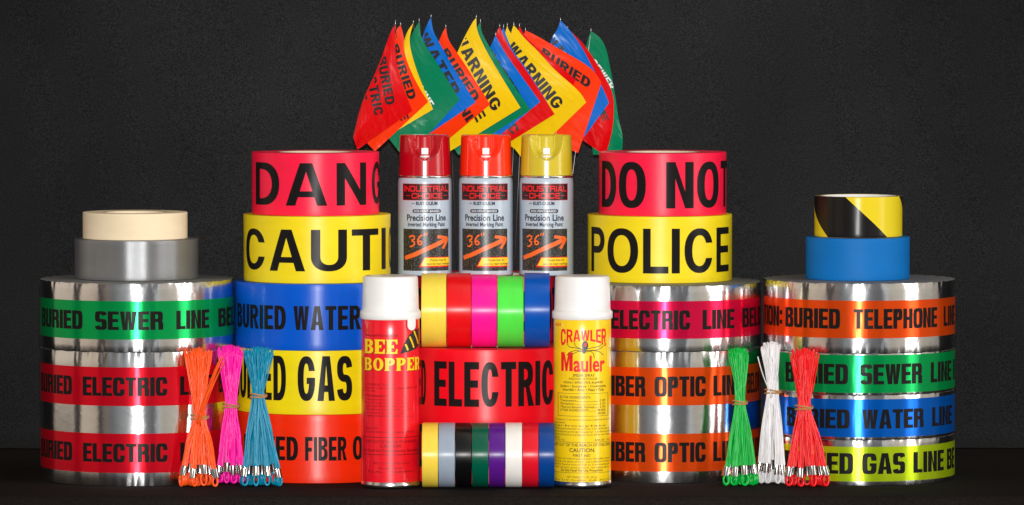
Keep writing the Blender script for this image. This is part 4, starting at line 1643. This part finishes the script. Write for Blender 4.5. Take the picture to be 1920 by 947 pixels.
def build_flag(i, spec):
    cname, top_pts, B, left_pts, bow, label = spec
    d = TOP_C + .012 + .0045 * i
    top_f = edge_path(top_pts)
    lef_f = edge_path([top_pts[0]] + left_pts)
    T, Rr, L = top_f(0), top_f(1), lef_f(1)
    B = Vector((B[0], B[1], 0))

    def patch2(u, v):
        top, bot, lef = top_f(u), L.lerp(B, u), lef_f(v)
        rig = Rr.lerp(B, v) + (Vector((5, 0, 0)) * math.sin(math.pi * v) if i >= 16 else Vector((0, 0, 0)))
        c = top * (1 - v) + bot * v + lef * (1 - u) + rig * u
        c -= T * ((1 - u) * (1 - v)) + Rr * (u * (1 - v)) + L * ((1 - u) * v) + B * (u * v)
        return c

    def surf(u, v, off=0.0):
        q = patch2(u, v)
        # the fan leans: every film hangs a little back towards its lower edge and curls along its length
        dd = d + (q.y - 45) * .000105 - bow * .3 * math.sin(math.pi * min(1, u * .9 + .05)) * (1 - .4 * v) + .0012 * math.sin(6 * u + 3 * v + i)
        return at_depth(q.x, q.y, dd - off)
    base = surf(0, 0)
    bx = at_depth(T.x * .45 + 911 * .55 + 6 * math.sin(i * 2.3), 600, TOP_C + .10).x
    foot = Vector((bx, TOP_C + .105 - D0, 0.0008))
    t = thing('marking_flag', foot, 0, label, 'marking flag', 'fan of plastic marking flags on wire staffs')
    org = foot
    NU, NV = 26, 26
    bm = bmesh.new()
    uvl = bm.loops.layers.uv.verify()
    g = [[bm.verts.new(surf(a / NU, b / NV) - org) for a in range(NU + 1)] for b in range(NV + 1)]
    for b in range(NV):
        for a in range(NU):
            f = bm.faces.new((g[b][a], g[b + 1][a], g[b + 1][a + 1], g[b][a + 1]))
            for l, uv in zip(f.loops, ((a, b), (a, b + 1), (a + 1, b + 1), (a + 1, b))):
                l[uvl].uv = (uv[0] / NU, 1 - uv[1] / NV)
    bmesh.ops.remove_doubles(bm, verts=bm.verts[:], dist=1e-6)
    geo = bmesh.ops.solidify(bm, geom=bm.faces[:], thickness=.00025)
    bmesh.ops.recalc_face_normals(bm, faces=bm.faces[:])
    sh = link('sheet', bm, FM[cname], t, angle=60)
    # print, laid on the film and cut off where the film ends
    def uv_of(q, g):
        u, v = g
        for _ in range(14):
            p = patch2(u, v)
            e = q - p
            if e.length < .02: break
            h = .004
            pu = (patch2(u + h, v) - p) / h if u < .99 else (p - patch2(u - h, v)) / h
            pv = (patch2(u, v + h) - p) / h if v < .99 else (p - patch2(u, v - h)) / h
            det = pu.x * pv.y - pu.y * pv.x
            if abs(det) < 1e-6: break
            u = max(-.05, min(1.05, u + .8 * (e.x * pv.y - e.y * pv.x) / det))
            v = max(-.05, min(1.05, v + .8 * (pu.x * e.y - pu.y * e.x) / det))
        return u, v, (q - patch2(u, v)).length

    if i in PRINT:
        p0, p1, upv, cap, sp, lines = PRINT[i]
        p0, p1 = Vector((*p0, 0)), Vector((*p1, 0))
        upv = Vector((*upv, 0)).normalized()
        dr = (p1 - p0).normalized()
        k0 = (p1 - p0).length / layout(FACE_FLAG, lines[0][0])[1]
        bm = bmesh.new()
        for txt, li in lines:
            pl, wd = layout(FACE_FLAG, txt)
            c = (p1 - p0).length / 2 - wd * k0 / 2
            add_polys(bm, pl, lambda q: c + q * k0, lambda q: q * cap - li * sp)
        slice_x(bm, 3.0)
        y = min(v.co.y for v in bm.verts); y1 = max(v.co.y for v in bm.verts)
        while y < y1:
            bmesh.ops.bisect_plane(bm, geom=bm.verts[:] + bm.edges[:] + bm.faces[:], dist=1e-6, plane_co=(0, y, 0), plane_no=(0, 1, 0))
            y += 3.0
        dead = []
        for v in bm.verts:
            q = p0 + dr * v.co.x + upv * v.co.y
            u_, v_, er = uv_of(q, (.6, .4))
            if er > .6 or u_ < .012 or u_ > .992 or v_ < .006 or v_ > .992: dead.append(v)
            else: v.co = surf(u_, v_, .0007) - org
        bmesh.ops.delete(bm, geom=dead, context='VERTS')
        if len(bm.faces):
            link('lettering', bm, FLAG_WHITE if cname == 'green' else FLAG_BLACK, sh, smooth=False)
        else:
            bm.free()
    # wire staff from the table up through the tip
    bm = bmesh.new()
    tip = surf(0.0, 0.0)
    top = tip + Vector((.0002 - (.0004 if i % 2 else 0), 0, .0034 if i else .0060))
    knee = tip.lerp(foot, .33)
    knee.y = TOP_C + .092 - D0 + .004 * ((i * 7) % 3)
    pts = [top - org, tip - org + Vector((0, .0008, 0))]
    for j in range(1, 7):
        f = j / 6
        q = tip.lerp(knee, f)
        q.y = tip.y + .001 + (knee.y - tip.y) * f
        pts.append(q - org)
    pts.append(Vector((0, 0, 0)))
    tube(bm, pts, .00050, n=6)
    link('wire_staff', bm, WIRE, t)


for i, s in enumerate(FLAGS):
    build_flag(i, s)
